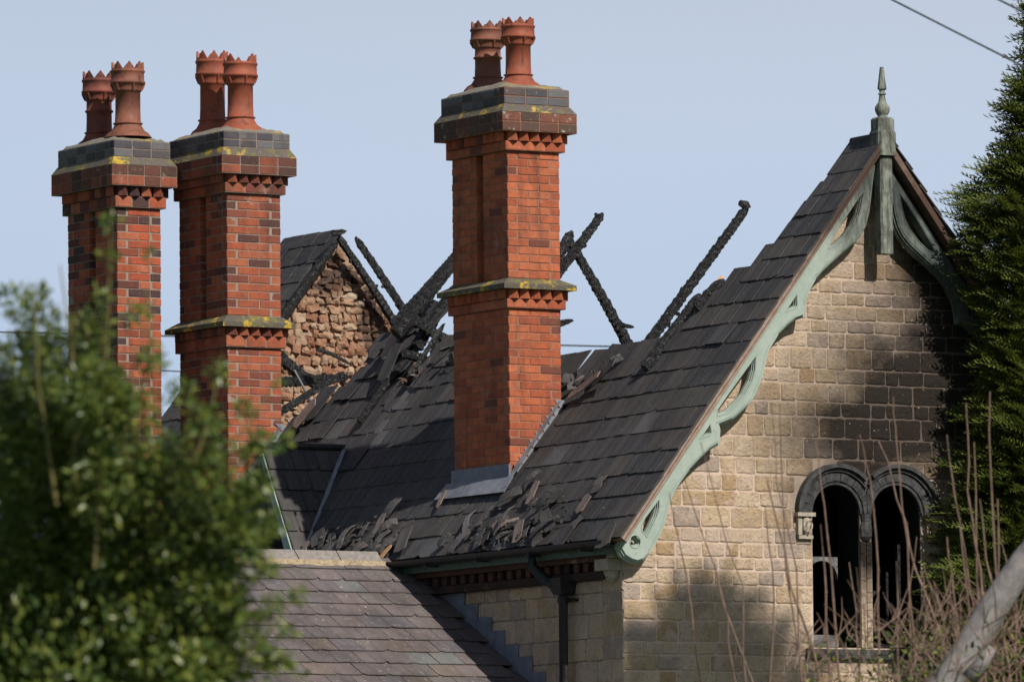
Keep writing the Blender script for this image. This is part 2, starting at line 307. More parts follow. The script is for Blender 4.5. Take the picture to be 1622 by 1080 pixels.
# gable wall with paired arches
ARC = [(2.248, .255, 1.993, 2.503), (2.894, .267, 2.627, 3.161)]; ZS, ZI = 6.005, 4.80
def arc(cx, cz, r, a0, a1, n): return [(cx+r*math.cos(a0+(a1-a0)*i/n), cz+r*math.sin(a0+(a1-a0)*i/n)) for i in range(n+1)]
holes = []
for c, r, xa, xb in ARC: holes.append([(xa, ZI), (xb, ZI)]+arc(c, ZS, r, 0, math.pi, 20))
gw = MB(); rz = lambda x: Z0+MS*min(x, 5.31-x)-.12
gw.plate([(0, 0), (5.31, 0), (5.31, rz(5.31)), (2.655, rz(2.655)), (0, rz(0))], holes, lambda a, b, d: (a, d, b), 0, .34)
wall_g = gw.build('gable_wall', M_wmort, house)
def clip_stone(poly, cl):
    P = []
    for i in range(len(poly)):
        a, b = poly[i], poly[(i+1) % len(poly)]
        for k in range(6):
            t_ = [.07, .2, .4, .6, .8, .93][k]; P.append((a[0]+(b[0]-a[0])*t_+random.uniform(-.003, .003), a[1]+(b[1]-a[1])*t_+random.uniform(-.003, .003)))
    return [cl(p) for p in P]
def stone_mesh(poly, fn, proud, bev=.009, base=-.012):
    cx = sum(p[0] for p in poly)/len(poly); cy = sum(p[1] for p in poly)/len(poly); n = len(poly)
    v = []; lv = [(0, base), (0, proud*.45), (1, proud)]
    for t, d in lv:
        for p in poly:
            dx, dy = p[0]-cx, p[1]-cy; L = math.hypot(dx, dy)+1e-6; k = 1-bev*t*1.3/L
            v.append(fn(cx+dx*k, cy+dy*k, d+(random.uniform(-.002, .002) if t else 0)))
    f = []
    for r_ in range(2):
        for i in range(n): f.append((r_*n+i, r_*n+(i+1) % n, (r_+1)*n+(i+1) % n, (r_+1)*n+i))
    v.append(fn(cx, cy, proud+random.uniform(0, .003))); 
    for i in range(n): f.append((2*n+i, 2*n+(i+1) % n, 3*n))
    return v, f
def gable_clip(p):
    x, z = p
    for c, r, xa, xb in ARC:
        R = .445
        if z > ZS-.02:
            d = math.hypot(x-c, z-ZS)
            if d < R and d > 1e-4: x = c+(x-c)*R/d; z = ZS+(z-ZS)*R/d
    x = min(max(x, .0), 5.31)
    return (x, min(z, rz(x)+.02))
gfn = lambda a, b, d: (a, -d, b)
z = 3.0; stones = []
while z < 9.2:
    hgt = random.choice([.115, .14, .17, .19, .155, .13]) if z < 8.9 else .15
    xl, xrr = 0., 5.31
    if z+hgt > rz(0): xl = (z+hgt*.6-Z0+.12)/MS-.12; xrr = 5.31-xl
    x = max(0, xl); xrr = min(xrr, 5.309)
    first = True
    while x < xrr:
        wd = random.uniform(.14, .33)*(1.12 if hgt > .16 else 1); 
        if first and z < 5.7: wd = random.choice([.18, .34])
        first = False
        x1 = min(x+wd, 5.31); g_ = random.uniform(.010, .019)
        lo, hi = x+g_*.5, x1-g_*.5
        inwin = z+hgt > ZI-.06 and z < ZS+.0 and hi > 1.97 and lo < 3.19
        if inwin:
            if lo < 1.97 and hi > 1.97: hi = 1.985; x1 = 3.17
            elif hi > 3.19 and lo < 3.19: lo = 3.17
            else: x = max(x1, 3.16) if lo >= 1.97 else x1; continue
        if hi-lo > .05:
            q = [(lo, z+g_*.5), (hi, z+g_*.5), (hi, z+hgt-g_*.5), (lo, z+hgt-g_*.5)]
            q = [(a+random.uniform(-.006, .006), b+random.uniform(-.006, .006)) for a, b in q]
            if lo < .02: q[0] = (0., q[0][1]); q[3] = (0., q[3][1])
            P = clip_stone(q, gable_clip); mxs = (lo+hi)/2; mz = z+hgt/2
            inside = any(math.hypot(mxs-c, mz-ZS) < .42 for c, _, _, _ in ARC) and mz > ZS
            ar = abs(sum(P[i][0]*P[(i+1) % len(P)][1]-P[(i+1) % len(P)][0]*P[i][1] for i in range(len(P))))/2
            if not inside and ar > .004: stones.append((P, mxs, mz))
        x = x1
    z += hgt
vis = [s for s in stones if s[2] > 4.4 and s[1] < 3.75]; vis.sort(key=lambda s: -(s[2])); 
rest = [s for s in stones if not (s[2] > 4.4 and s[1] < 3.75)]
for P, a, b in vis[:300]:
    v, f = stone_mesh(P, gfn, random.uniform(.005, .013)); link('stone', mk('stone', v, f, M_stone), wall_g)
mb = MB()
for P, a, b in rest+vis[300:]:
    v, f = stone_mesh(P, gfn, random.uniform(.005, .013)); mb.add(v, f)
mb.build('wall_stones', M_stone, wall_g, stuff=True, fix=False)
# eaves wall, rear walls
ew = MB(); ew.box((0.002, .342, 0), (.34, YB-.3, 5.62)); M_emort = mortar_mat('grey_mortar', (.16, .13, .11), (.30, .25, .21)); wall_e = ew.build('eaves_wall', M_emort, house)
efn = lambda a, b, d: (-d, a, b); z = 3.4; mb = MB(); cnt = 0
while z < 5.36:
    hgt = min(random.choice([.18, .22, .25, .2]), 5.38-z); y = 0.
    if hgt < .06: break
    first = True
    while y < 7:
        wd = random.uniform(.2, .42) if not first else random.choice([.2, .34]); first = False; g_ = .007
        P = clip_stone([(y+(0 if y < .01 else g_/2), z+g_/2), (y+wd-g_/2, z+g_/2), (y+wd-g_/2, z+hgt-g_/2), (y+(0 if y < .01 else g_/2), z+hgt-g_/2)], lambda p: p)
        v, f = stone_mesh(P, efn, random.uniform(.003, .012), .006)
        if y < 3.3 and z+hgt > 4.4: link('stone', mk('stone', v, f, M_stone), wall_e)
        else: mb.add(v, f)
        y += wd
    z += hgt
mb.build('wall_stones', M_stone, wall_e, stuff=True, fix=False)
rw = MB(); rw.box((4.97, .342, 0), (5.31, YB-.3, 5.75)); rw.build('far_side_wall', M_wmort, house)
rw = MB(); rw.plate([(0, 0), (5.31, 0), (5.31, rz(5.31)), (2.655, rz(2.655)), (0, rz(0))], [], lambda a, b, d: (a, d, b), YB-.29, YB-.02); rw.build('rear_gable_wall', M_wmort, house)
it = MB(); it.box((.345, .345, 3.4), (4.965, YB-.31, 3.5)); it.build('upper_floor', M_dark, house)
it = MB(); it.box((.345, 3.3, 5.5), (4.965, YB-.31, 5.6)); it.box((1.25, .345, 6.62), (4.06, 3.3, 6.68)); it.box((.345, 3.2, 3.5), (4.965, 3.3, 6.68)); it.box((1.19, .345, 5.5), (1.25, 3.2, 6.68)); it.box((4.06, .345, 5.5), (4.12, 3.2, 6.68)); it.box((.345, .345, 5.45), (1.19, 3.2, 5.5)); it.box((4.12, .345, 5.45), (4.965, 3.2, 5.5)); it.box((1.9, .341, 6.25), (3.25, .36, 6.6)); it.build('dark_room_shell', M_dark, house)  # unseen dark shell added to keep sky light from showing through the windows
# rubble cross wall
rb = MB(); YW = 9.63; rz2 = lambda x: Z0+MS*min(x, 5.31-x)-.10
rb.plate([(.36, 5.61), (4.95, 5.61), (4.95, rz2(4.95)), (2.655, rz2(2.655)), (.36, rz2(.36))], [], lambda a, b, d: (a, d, b), YW, YW+.3)
wall_r = rb.build('rubble_wall', M_rubm, house)
rv = []
for k in range(10):
    b = bmesh.new(); bmesh.ops.create_icosphere(b, subdivisions=2, radius=.5)
    for v in b.verts:
        c = v.co; q = Vector([math.copysign(abs(t)**.62, t)*.62 for t in c]); v.co = q*(1+random.uniform(-.30, .24))
    me = bpy.data.meshes.new('stone'); b.to_mesh(me); b.free(); me.materials.append(M_rub); rv.append(me)
z = 6.9; n = 0
while z < 9.3:
    hgt = random.uniform(.065, .12); half = (rz2(2.655)-z-hgt*.7)/MS-.015
    if half < .04: break
    x = 2.655-half
    while x < 2.655+half-.06 and x < 4.3:
        wd = min(random.uniform(.06, .19), 2.655+half-x)
        o = link('stone', random.choice(rv), wall_r); o.location = (x+wd/2, YW-.01, z+hgt/2+random.uniform(-.015, .015)); o.scale = (wd*1.16, random.uniform(.07, .13), hgt*1.3*random.uniform(.8, 1.15))
        o.rotation_euler = (0, random.uniform(-.3, .3), random.choice([0, math.pi])+random.uniform(-.1, .1)); x += wd*.94
    z += hgt*.93
# roof slates
UM = [(-.3, 5.4), (.28, 5.3), (.29, 4.1), (.40, 3.65), (.47, 3.3), (.68, 3.08), (1.02, 2.8), (1.15, 2.45), (1.4, 2.32), (1.62, 2.27), (1.96, 2.32), (2.1, 2.2), (2.72, 2.1), (3.4, 2.2), (4.5, 2.6), (5.46, 2.8), (5.65, 2.65), (5.83, 2.46), (5.9, 2.2), (6.12, 2.1), (6.3, 1.92), (6.32, 3.05), (6.52, 3.02), (7.04, 2.95), (7.17, 2.6), (7.36, 2.15), (7.74, 1.9), (8.3, 1.9), (9.6, 2.3), (9.7, 5.2), (10.8, 5.2)]
def umax(y): return float(np.interp(y, [a for a, b in UM], [b for a, b in UM]))
def ycut(u):          # rows near the gable stop along the broken edge line
    ys = np.linspace(YV, 2.05, 240); um = np.array([umax(t) for t in ys]); k = np.where(um < u+.16)[0]
    return float(ys[k[0]]) if len(k) else 99.
def sag(y, u): return -.06*math.exp(-((y-6.6)/1.3)**2-((u-2)/1.2)**2)-.035*math.exp(-((y-3)/1.2)**2-((u-2)/1.)**2)+.010*math.sin(y*2.1+u)*math.sin(u*1.7)
GA, SW, SLN = .25, .295, .46
def slate_var(wd, ln, th, mat, chip):
    pts = [(-wd/2, 0), (wd/2, 0), (wd/2, ln), (-wd/2, ln)]
    if chip == 1: pts = [(-wd/2, .03), (-wd/2+.05, 0), (wd/2, 0), (wd/2, ln), (-wd/2, ln)]
    if chip == 2: pts = [(-wd/2, 0), (wd/2-.06, .004), (wd/2-.02, .025), (wd/2, .05), (wd/2, ln), (-wd/2, ln)]
    if chip == 3: pts = [(-wd/2, 0), (-.02, .012), (.03, -.006), (wd/2, .006), (wd/2, ln), (-wd/2, ln)]
    if chip == 4: pts = [(-wd/2, .1), (-wd/2+.06, .12), (-.02, .03), (wd/2, 0), (wd/2, ln*.8), (0, ln), (-wd/2, ln*.9)]
    m = MB(); m.plate(pts, [], lambda a, b, d: (a, b, d), 0, th); me = mk('slate', m.v, m.f, mat)
    b = bmesh.new(); b.from_mesh(me); bmesh.ops.recalc_face_normals(b, faces=b.faces); b.to_mesh(me); b.free(); return me
SV = [slate_var(SW-.006, SLN, .009, M_slate, c) for c in (0, 0, 1, 2, 3, 0)]; SVB = [slate_var(SW-.004, SLN*.8, .009, M_slate, c) for c in (2, 4, 4)]
ex = Vector((0, -1, 0)); uu = Vector((CS, 0, SN)); nn = Vector((-SN, 0, CS))
def frame(p, ex, uu, nn, tilt=0., rot=0.):
    R = Matrix((ex, uu, nn)).transposed().to_4x4()
    return Matrix.Translation(p) @ R @ Matrix.Rotation(rot, 4, 'Z') @ Matrix.Rotation(tilt, 4, 'X')
CHB = [(.317, .88, 2.452, 3.452), (.371, .971, 7.853, 8.828)]
DY, DZ, DM, DX0 = 6.25, 6.93, 1.72, -.13
main_roof = MB()
for i in range(19):
    off = (i % 2)*SW/2; y = YV-off
    u = i*GA; yk = ycut(u)
    while y < YB:
        ya, yb = max(y, YV), min(y+SW, YB)
        if ya < 2.05: yb = min(yb, max(yk, YV))
        yc = (ya+yb)/2; uc = u+.2
        if yb-ya > .06:
            p = roofp(yc, u+.12)
            if uc < umax(yc)+.22 and not any(a+.05 < p.x < b and c < yc < d for a, b, c, d in CHB) and not (p.x < .72 and p.z < DZ-DM*abs(yc-DY)-.03):
                q = [roofp(ya, u-.0, -.03+sag(yc, u)), roofp(yb, u, -.03+sag(yc, u)), roofp(yb, min(u+GA+.02, 4.66), -.03+sag(yc, u+GA)), roofp(ya, min(u+GA+.02, 4.66), -.03+sag(yc, u+GA))]
                main_roof.add(q, [(0, 1, 2, 3)])
        y += SW
roof = main_roof.build('main_roof', M_char, house, fix=False)
cand = []
for i in range(19):
    off = (i % 2)*SW/2; y = YV-off; u = i*GA; yk = ycut(u)+random.uniform(-.02, .03)
    while y < YB:
        ya, yb = max(y, YV), min(y+SW, YB)
        if ya < 2.05: yb = min(yb, max(yk, YV))
        yc = (ya+yb)/2; uc = u+.2; p = roofp(yc, u+.12)
        if yb-ya > .06 and uc < umax(yc)+.22 and not any(a+.02 < p.x < b and c+.0 < yc < d for a, b, c, d in CHB) and not (p.x < .72 and p.z < DZ-DM*abs(yc-DY)-.03) and not (i == 18 and yc > .3 and yc < 9.6):
            cand.append((yc, u, yb-ya, umax(yc)-uc if yc > 2.05 else .28))
        y += SW
hidden = MB(); nsl = 0; cand.sort(key=lambda c: c[0])
for (yc, u, wd, edge) in cand:
    broken = edge < .05; loose = edge < .25 or random.random() < .025 or (5.6 < yc < 8 and edge < 1.2 and random.random() < .3)
    n0 = .012+sag(yc, u)+(random.uniform(0, .025) if loose else random.uniform(0, .0015))
    tilt = -math.atan((.012+random.uniform(0, .0015))/GA*.75)-(random.uniform(0, .06) if loose else 0)
    if u+SLN > 4.66: tilt *= .5
    me = random.choice(SVB if broken and random.random() < .7 else SV)
    Mx = frame(roofp(yc, u-.005+(random.uniform(-.01, .01) if loose else random.uniform(-.003, .003)), n0), ex, uu, nn, tilt, random.gauss(0, .10 if broken else (.035 if loose else .004)))
    sc = (wd/SW, 1 if u+SLN < 4.68 else (4.68-u)/SLN, 1)
    Mx = Mx @ Matrix.Diagonal((*sc, 1))
    if nsl < 300 and yc < 8.4:
        o = link('slate', me, roof); o.matrix_local = Mx; nsl += 1
        o.parent = roof
    else: hidden.add([Mx @ v.co for v in me.vertices], [tuple(p.vertices) for p in me.polygons])
hidden.build('far_slates', M_slate, roof, stuff=True, fix=False)
# far slope near the gable and behind the rubble wall
fs = MB()
for (y0, y1, uT) in ((YV, .3, 0), (9.7, YB, 0)):
    for i in range(19):
        u = i*GA; a, b = roofp(y0, u, .03), roofp(y0, min(u+GA+.1, 4.66), .004)
        y = y0
        while y < y1-.02:
            ye = min(y+SW-.005, y1); v = []
            for pp in ((a, y), (a, ye), (b, ye), (b, y)): v.append((5.31-pp[0].x, pp[1], pp[0].z))
            v2 = [(x+.006, yy, zz_+.008) for x, yy, zz_ in v]; fs.add(v+v2, [(0, 1, 2, 3), (7, 6, 5, 4), (0, 4, 5, 1), (1, 5, 6, 2), (2, 6, 7, 3), (3, 7, 4, 0)]); y += SW
fs.build('far_roof_slope', M_slate, house, stuff=True)
# ridge strip, verge boards (soffit planks)
rd = MB(); rd.tube([(2.655, YV, 9.405), (2.655, .27, 9.40)], [.035, .035], 8); rd.build('ridge_roll', M_slate, house)
for sgn in (1, -1):
    vb = MB(); 
    for a, b in ((0, 4.60),):
        pts = []
        for u, n_ in ((a, -.058), (b, -.058), (b, -.005), (a, -.005)):
            p = roofp(0, u, n_); pts.append((p.x if sgn > 0 else 5.31-p.x, p.z))
        vb.plate(pts, [], lambda x, z_, d: (x, d, z_), YV+.012, .0)
    vb.build('verge_board', M_verge, house)
# bargeboards
def W2(px, py): p = onY(px, py, -.20); return (p[0], p[2])
low = [(990, 855), (984, 857), (981, 862), (980, 867), (988.5, 881.5), (1000, 889), (1011, 892), (1022, 888), (1033, 876), (1044, 857), (1053, 841), (1059, 822), (1064, 800), (1072, 780), (1081, 765), (1096, 744), (1111, 728), (1127, 713), (1144, 703),
       (1145.5, 680), (1144, 674), (1164, 665.5), (1178.5, 652.6), (1190, 641), (1199, 628.5), (1206, 612), (1213, 594), (1217, 574), (1221, 557), (1226, 548), (1237, 530), (1250, 517), (1263, 507), (1278, 502), (1280, 485), (1282, 472), (1289, 455.6), (1297, 441), (1306, 431), (1317, 421), (1327, 412), (1342, 399), (1357, 386), (1368, 373), (1375.6, 358.5), (1381, 338), (1384, 314), (1386, 295), (1389, 273), (1392, 255)]
hol = [[(1043, 795), (1035, 807), (1024, 822), (1019.6, 833), (1020, 839), (1024.6, 845), (1031, 833), (1038.5, 817), (1042, 804)],
       [(1124, 676), (1112.8, 691.5), (1123, 686), (1124.5, 684)],
       [(1196, 568), (1175, 599), (1152.6, 630), (1139.6, 649), (1139.6, 654), (1150.7, 651), (1163.7, 639.6), (1178.5, 623), (1189.6, 602.6), (1194, 586)],
       [(1261, 471), (1247.6, 490.7), (1259.6, 485), (1260.7, 483)],
       [(1366, 309), (1357, 323), (1338.5, 351), (1324, 375), (1314.5, 391), (1324, 386), (1338.5, 373), (1351.5, 356.7), (1359, 340), (1363, 322)]]
lowW = [W2(*p) for p in low]; holW = [[W2(*p) for p in h_] for h_ in hol]
quat = []
cx0, cz0 = W2(1006, 857.5)
for i in range(24):
    a = 2*math.pi*i/24; R_ = .034*(1+.28*math.cos(3*a+.5)); quat.append((cx0+R_*math.cos(a), cz0+R_*math.sin(a)))
topA, topB = W2(1392, 250), W2(999, 842)   # upper edge of the rail, just under the verge board
def shrink(poly, d, keep=lambda p: False, sign=1):
    n = len(poly); A = sum(poly[i][0]*poly[(i+1) % n][1]-poly[(i+1) % n][0]*poly[i][1] for i in range(n)); s = (1 if A > 0 else -1)*sign; o = []
    for i in range(n):
        a, b, c = poly[i-1], poly[i], poly[(i+1) % n]
        n1 = Vector((-(b[1]-a[1]), b[0]-a[0])).normalized(); n2 = Vector((-(c[1]-b[1]), c[0]-b[0])).normalized(); m = (n1+n2)
        m = m.normalized() if m.length > .2 else n1
        k = d*s/max(.6, m.dot(n1)); o.append((b[0]+m.x*k, b[1]+m.y*k) if not keep(b) else b)
    return o
outer = lowW+[topA, topB]
def is_top(p): return p in (topA, topB)
def barge(mir):
    fx = (lambda x: 5.31-x) if mir else (lambda x: x)
    fn = lambda a, b, d: (fx(a), d, b)
    m = MB(); m.plate(outer, holW+[quat], fn, -.155, -.115); bb = m.build('bargeboard', M_paint, house)
    m = MB(); m.plate(shrink(outer, .014, is_top), [shrink(h_, .006, sign=-1) for h_ in holW]+[shrink(quat, .006, sign=-1)], fn, -.178, -.156); m.build('moulding_layer', M_paint, bb)
    m = MB(); m.plate(shrink(outer, .030, is_top), [shrink(h_, .013, sign=-1) for h_ in holW]+[shrink(quat, .016, sign=-1)], fn, -.198, -.179); m.build('moulding_layer', M_paint, bb)
    # beads following the openings and the lower edge
    m = MB()
    for h_ in holW:
        P = shrink(h_, .022, sign=-1); m.tube([(fx(a), -.199, b) for a, b in P+[P[0]]], .0035, 5)
    for seg in (lowW[8:19], lowW[20:33], lowW[34:48]):
        for dd in (.042, .050):
            P = shrink(outer, dd, is_top); idx = [outer.index(q) for q in seg]; m.tube([(fx(P[i][0]), -.199, P[i][1]) for i in idx], .003, 5)
    ring = [(cx0+.058*math.cos(t), cz0+.058*math.sin(t)) for t in np.linspace(0, 2*math.pi, 25)]; m.tube([(fx(a), -.199, b) for a, b in ring], .005, 5)
    d = Vector(topA)-Vector(topB); nrm = Vector((d.y, -d.x)).normalized()
    for off in (.018,):
        P0, P1 = Vector(topB)+d*.06+nrm*off, Vector(topA)-d*.12+nrm*off; m.tube([(fx(P0.x), -.199, P0.y), (fx(P1.x), -.199, P1.y)], .004, 5)
    m.build('bead', M_paint, bb)
barge(False); barge(True)
# finial post
fin = MB(); px_, py_ = 2.668, -.205
zt = lambda py: onY(1403, py, py_)[2]
def octa(m, hw, c, z0, z1, hw1=None):
    hw1 = hw1 or hw; v = []
    for hwk, zk in ((hw, z0), (hw1, z1)):
        for sx, sy in ((-1, -1+c), (-1+c, -1), (1-c, -1), (1, -1+c), (1, 1-c), (1-c, 1), (-1+c, 1), (-1, 1-c)): v.append((px_+sx*hwk, py_+sy*hwk, zk))
    m.add(v, [(0, 1, 2, 3, 4, 5, 6, 7)[::-1], tuple(range(8, 16))]+[(i, (i+1) % 8, 8+(i+1) % 8, 8+i) for i in range(8)])
octa(fin, .066, .25, zt(403), zt(250)); octa(fin, .098, .3, zt(248), zt(212)); octa(fin, .098, .3, zt(212), zt(207), .086); octa(fin, .086, .3, zt(207), zt(190)); octa(fin, .086, .3, zt(190), zt(187), .07)
ps = fin.build('finial_post', M_post, house)
fl = MB(); fl.lathe((px_, py_), [(.05, zt(188)), (.052, zt(186.5)), (.04, zt(184.5)), (.052, zt(182)), (.064, zt(178)), (.068, zt(174)), (.064, zt(170)), (.05, zt(166)), (.036, zt(163)), (.03, zt(157)), (.026, zt(152)), (.026, zt(151)), (.037, zt(150.5)), (.037, zt(149)), (.024, zt(148.5)), (.026, zt(144))], 24)
fl.build('turned_ball', M_post, ps, smooth=True)
fl = MB(); fl.lathe((px_, py_), [(.026, zt(144)), (.042, zt(142)), (.042, zt(140.5)), (.027, zt(120)), (.019, zt(108)), (.015, zt(107))], 8, .39); fl.build('spear_tip', M_post, ps)
# window surrounds
win = MB(); win.box((1.90, -.05, 4.70), (3.28, .30, 4.785)); wsill = win.build('window_sill', M_arch, house)
XM = 2.572
for k, (c, r, xa, xb) in enumerate(ARC):
    wn = MB(); inner = arc(c, ZS, r, 0, math.pi, 24); o2 = arc(c, ZS, r+.026, math.pi, 0, 24); wn.plate(inner+o2, [], lambda a, b, d: (a, d, b), -.012, .1)
    wo = wn.build('arched_window', M_arch, house)
    ow = [(xa, ZI), (xb, ZI)]+arc(c, ZS, r, 0, math.pi, 20); lin = MB(); lin.plate(ow, [shrink(ow, .008)], lambda a, b, d: (a, d, b), .012, .338); lin.build('sooted_reveal', M_dark, wo)
    nv = 13
    for i in range(nv):
        a0, a1 = math.pi*(i+.035)/nv, math.pi*(i+.965)/nv; P = arc(c, ZS, r+.032, a0, a1, 3)+arc(c, ZS, r+.112, a1, a0, 3)
        if min(abs(p[0]-XM) for p in P) < .004 or (max(p[0] for p in P)-XM)*(min(p[0] for p in P)-XM) < 0 or (k == 0 and P[0][0] > XM) or (k == 1 and P[0][0] < XM): 
            P = [(min(a, XM-.003) if k == 0 else max(a, XM+.003), b) for a, b in P]
        m = MB(); m.plate(P, [], lambda a, b, d: (a, d, b), -.022-random.uniform(0, .006), .05); m.build('voussoir', M_arch, wo)
    for r0, r1, y0 in ((.118, .142, -.045), (.150, .186, -.075)):
        side = 1 if k == 0 else -1
        A = [p for p in arc(c, ZS, r+r0, 0, math.pi, 40)]; B = [p for p in arc(c, ZS, r+r1, 0, math.pi, 40)]
        ok = [i for i in range(41) if (B[i][0] < XM-.002 and A[i][0] < XM-.002 if k == 0 else B[i][0] > XM+.002 and A[i][0] > XM+.002)]
        m = MB(); m.plate([A[i] for i in ok]+[B[i] for i in ok[::-1]], [], lambda a, b, d: (a, d, b), y0, .0); m.build('hood_moulding', M_arch, wo)
    # burnt sash
    m = MB(); fn = lambda a, b, d: (a, d, b)
    if k == 0:
        ci, ri = xa+.195, .165
        o_ = [(xa+.005, ZI), (xa+.36, ZI), (xa+.36, 5.62), (xa+.005, 5.62)]; h_ = [(ci-ri, 4.92), (ci+ri, 4.92)]+arc(ci, 5.42, ri, 0, math.pi, 16)
        m.plate(o_, [h_], fn, .14, .18)
    else:
        m.box((xb-.16, .14, ZI), (xb-.13, .18, 5.75)); m.box((xa+.30, .22, ZI), (xa+.325, .25, 5.5)); m.box((xa+.01, .14, 5.30), (xa+.14, .17, 5.325)); m.box((xa+.01, .14, ZI), (xb-.01, .18, ZI+.05))
    m.build('burnt_sash', M_char if k else plain('scorched_sash_paint', (.02, .02, .02), (.26, .25, .24), 7, .8), wo)
# centre shafts and capitals, head stops
m = MB()
for xs in (2.533, 2.597):
    zc = ZI
    while zc < 5.74:
        hh_ = random.choice([.07, .09, .11, .13]); m.box((xs-.028, -.012, zc+.003), (xs+.028, .04, min(zc+hh_, 5.76)-.003)); zc += hh_
cs = m.build('window_mullion', M_stone, house, stuff=False)
m = MB(); m.box((2.505, .005, ZI), (2.625, .3, ZS+.0)); m.build('mullion_core', M_arch, cs)
m = MB(); m.lathe((2.565, .01), [(.04, 5.765), (.062, 5.80), (.066, 5.87), (.062, 5.90), (.05, 5.93), (.06, 5.985), (.062, 6.0)], 12); m.build('capital', M_arch, cs)
for x0 in (1.885, 3.268):
    m = MB(); m.box((x0-.09, -.075, 5.965), (x0+.10, .0, 6.0)); m.box((x0-.07, -.05, 5.80), (x0-.03, .0, 5.962)); m.box((x0-.06, -.045, 5.765), (x0+.09, .0, 5.798))
    m.lathe((x0+.02, -.03), [(.02, 5.80), (.04, 5.83), (.05, 5.88), (.045, 5.93), (.03, 5.96)], 10); m.tube([(x0-.02, -.075, 5.84), (x0+.0, -.088, 5.87), (x0+.01, -.086, 5.92), (x0+.05, -.08, 5.94)], .009, 6)
    m.tube([(x0+.03, -.075, 5.82), (x0+.05, -.085, 5.86), (x0+.055, -.08, 5.90)], .009, 6); m.build('carved_head_stop', M_kneel if x0 < 2 else M_stone, house)
# eaves: cornice, dentils, gutter
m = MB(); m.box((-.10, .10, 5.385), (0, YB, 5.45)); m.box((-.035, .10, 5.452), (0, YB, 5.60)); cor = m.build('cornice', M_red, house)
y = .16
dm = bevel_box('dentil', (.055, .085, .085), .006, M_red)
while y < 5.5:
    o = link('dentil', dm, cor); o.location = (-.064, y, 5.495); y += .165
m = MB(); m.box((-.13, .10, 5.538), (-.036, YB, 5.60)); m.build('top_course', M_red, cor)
m = MB(); m.box((-.185, -.12, 5.585), (-.155, YB, 5.665)); m.build('gutter_board', M_gpaint, house)
gut = MB(); n = 8; k0 = 0
for yy in (-.14, YB):
    for j in range(n+1):
        a = math.pi+math.pi*j/n; gut.v.append((-.255+.065*math.cos(a), yy, 5.70+.06*math.sin(a)))
for yy in (-.14, YB):
    for j in range(n+1):
        a = math.pi+math.pi*j/n; gut.v.append((-.255+.058*math.cos(a), yy, 5.70+.053*math.sin(a)))
for j in range(n): gut.f.append((j, j+1, n+2+j, n+1+j)); q = 2*(n+1); gut.f.append((q+j, q+n+1+j, q+n+2+j, q+j+1))
gut.f += [(0, n+1, 3*(n+1), 2*(n+1)), (n, 3*n+2, 4*n+3, 2*n+1)]
gutter = gut.build('gutter', M_iron, house)
for yy in np.arange(.2, 5.4, .9):
    m = MB(); m.box((-.325, yy, 5.62), (-.186, yy+.03, 5.635)); m.build('gutter_bracket', M_iron, gutter)
# downpipe
dp = thing('downpipe', (-.09, .86, 0), 'black iron downpipe with swan neck running down the stone wall under the gutter', 'downpipe')
m = MB(); m.tube([(-.255, 1.14, 5.66), (-.25, 1.14, 5.54), (-.2, 1.06, 5.44), (-.12, .92, 5.34), (-.1, .86, 5.26), (-.1, .86, 0)], [.045, .045, .05, .05, .04, .04], 12); m.build('pipe', M_iron, dp, smooth=True)
m = MB(); m.frust((-.16, .80, .0, .93, 5.27), (-.19, .76, -.0, 1.02, 5.42)); m.build('hopper', M_iron, dp)
for zc in (5.2, 3.4):
    m = MB(); m.lathe((-.1, .86), [(.052, zc), (.052, zc+.05)], 12); m.box((-.115, .80, zc+.01), (-.0, .81, zc+.04)); m.box((-.06, .74, zc+.01), (-.0, .98, zc+.035)); m.build('pipe_collar', M_iron, dp)
# kneeler corbel stones by the gable corner
kn = MB(); kn.box((-.15, .02, 5.45), (.0, .24, 5.55)); kn.box((-.12, -.02, 5.555), (.0, .16, 5.62)); kn.build('kneeler_stone', M_kneel, house)
kn = MB(); kn.lathe((-.04, .12), [(.03, 5.35), (.06, 5.38), (.075, 5.43), (.08, 5.448)], 10); kn.build('kneeler_stone', M_kneel, house)
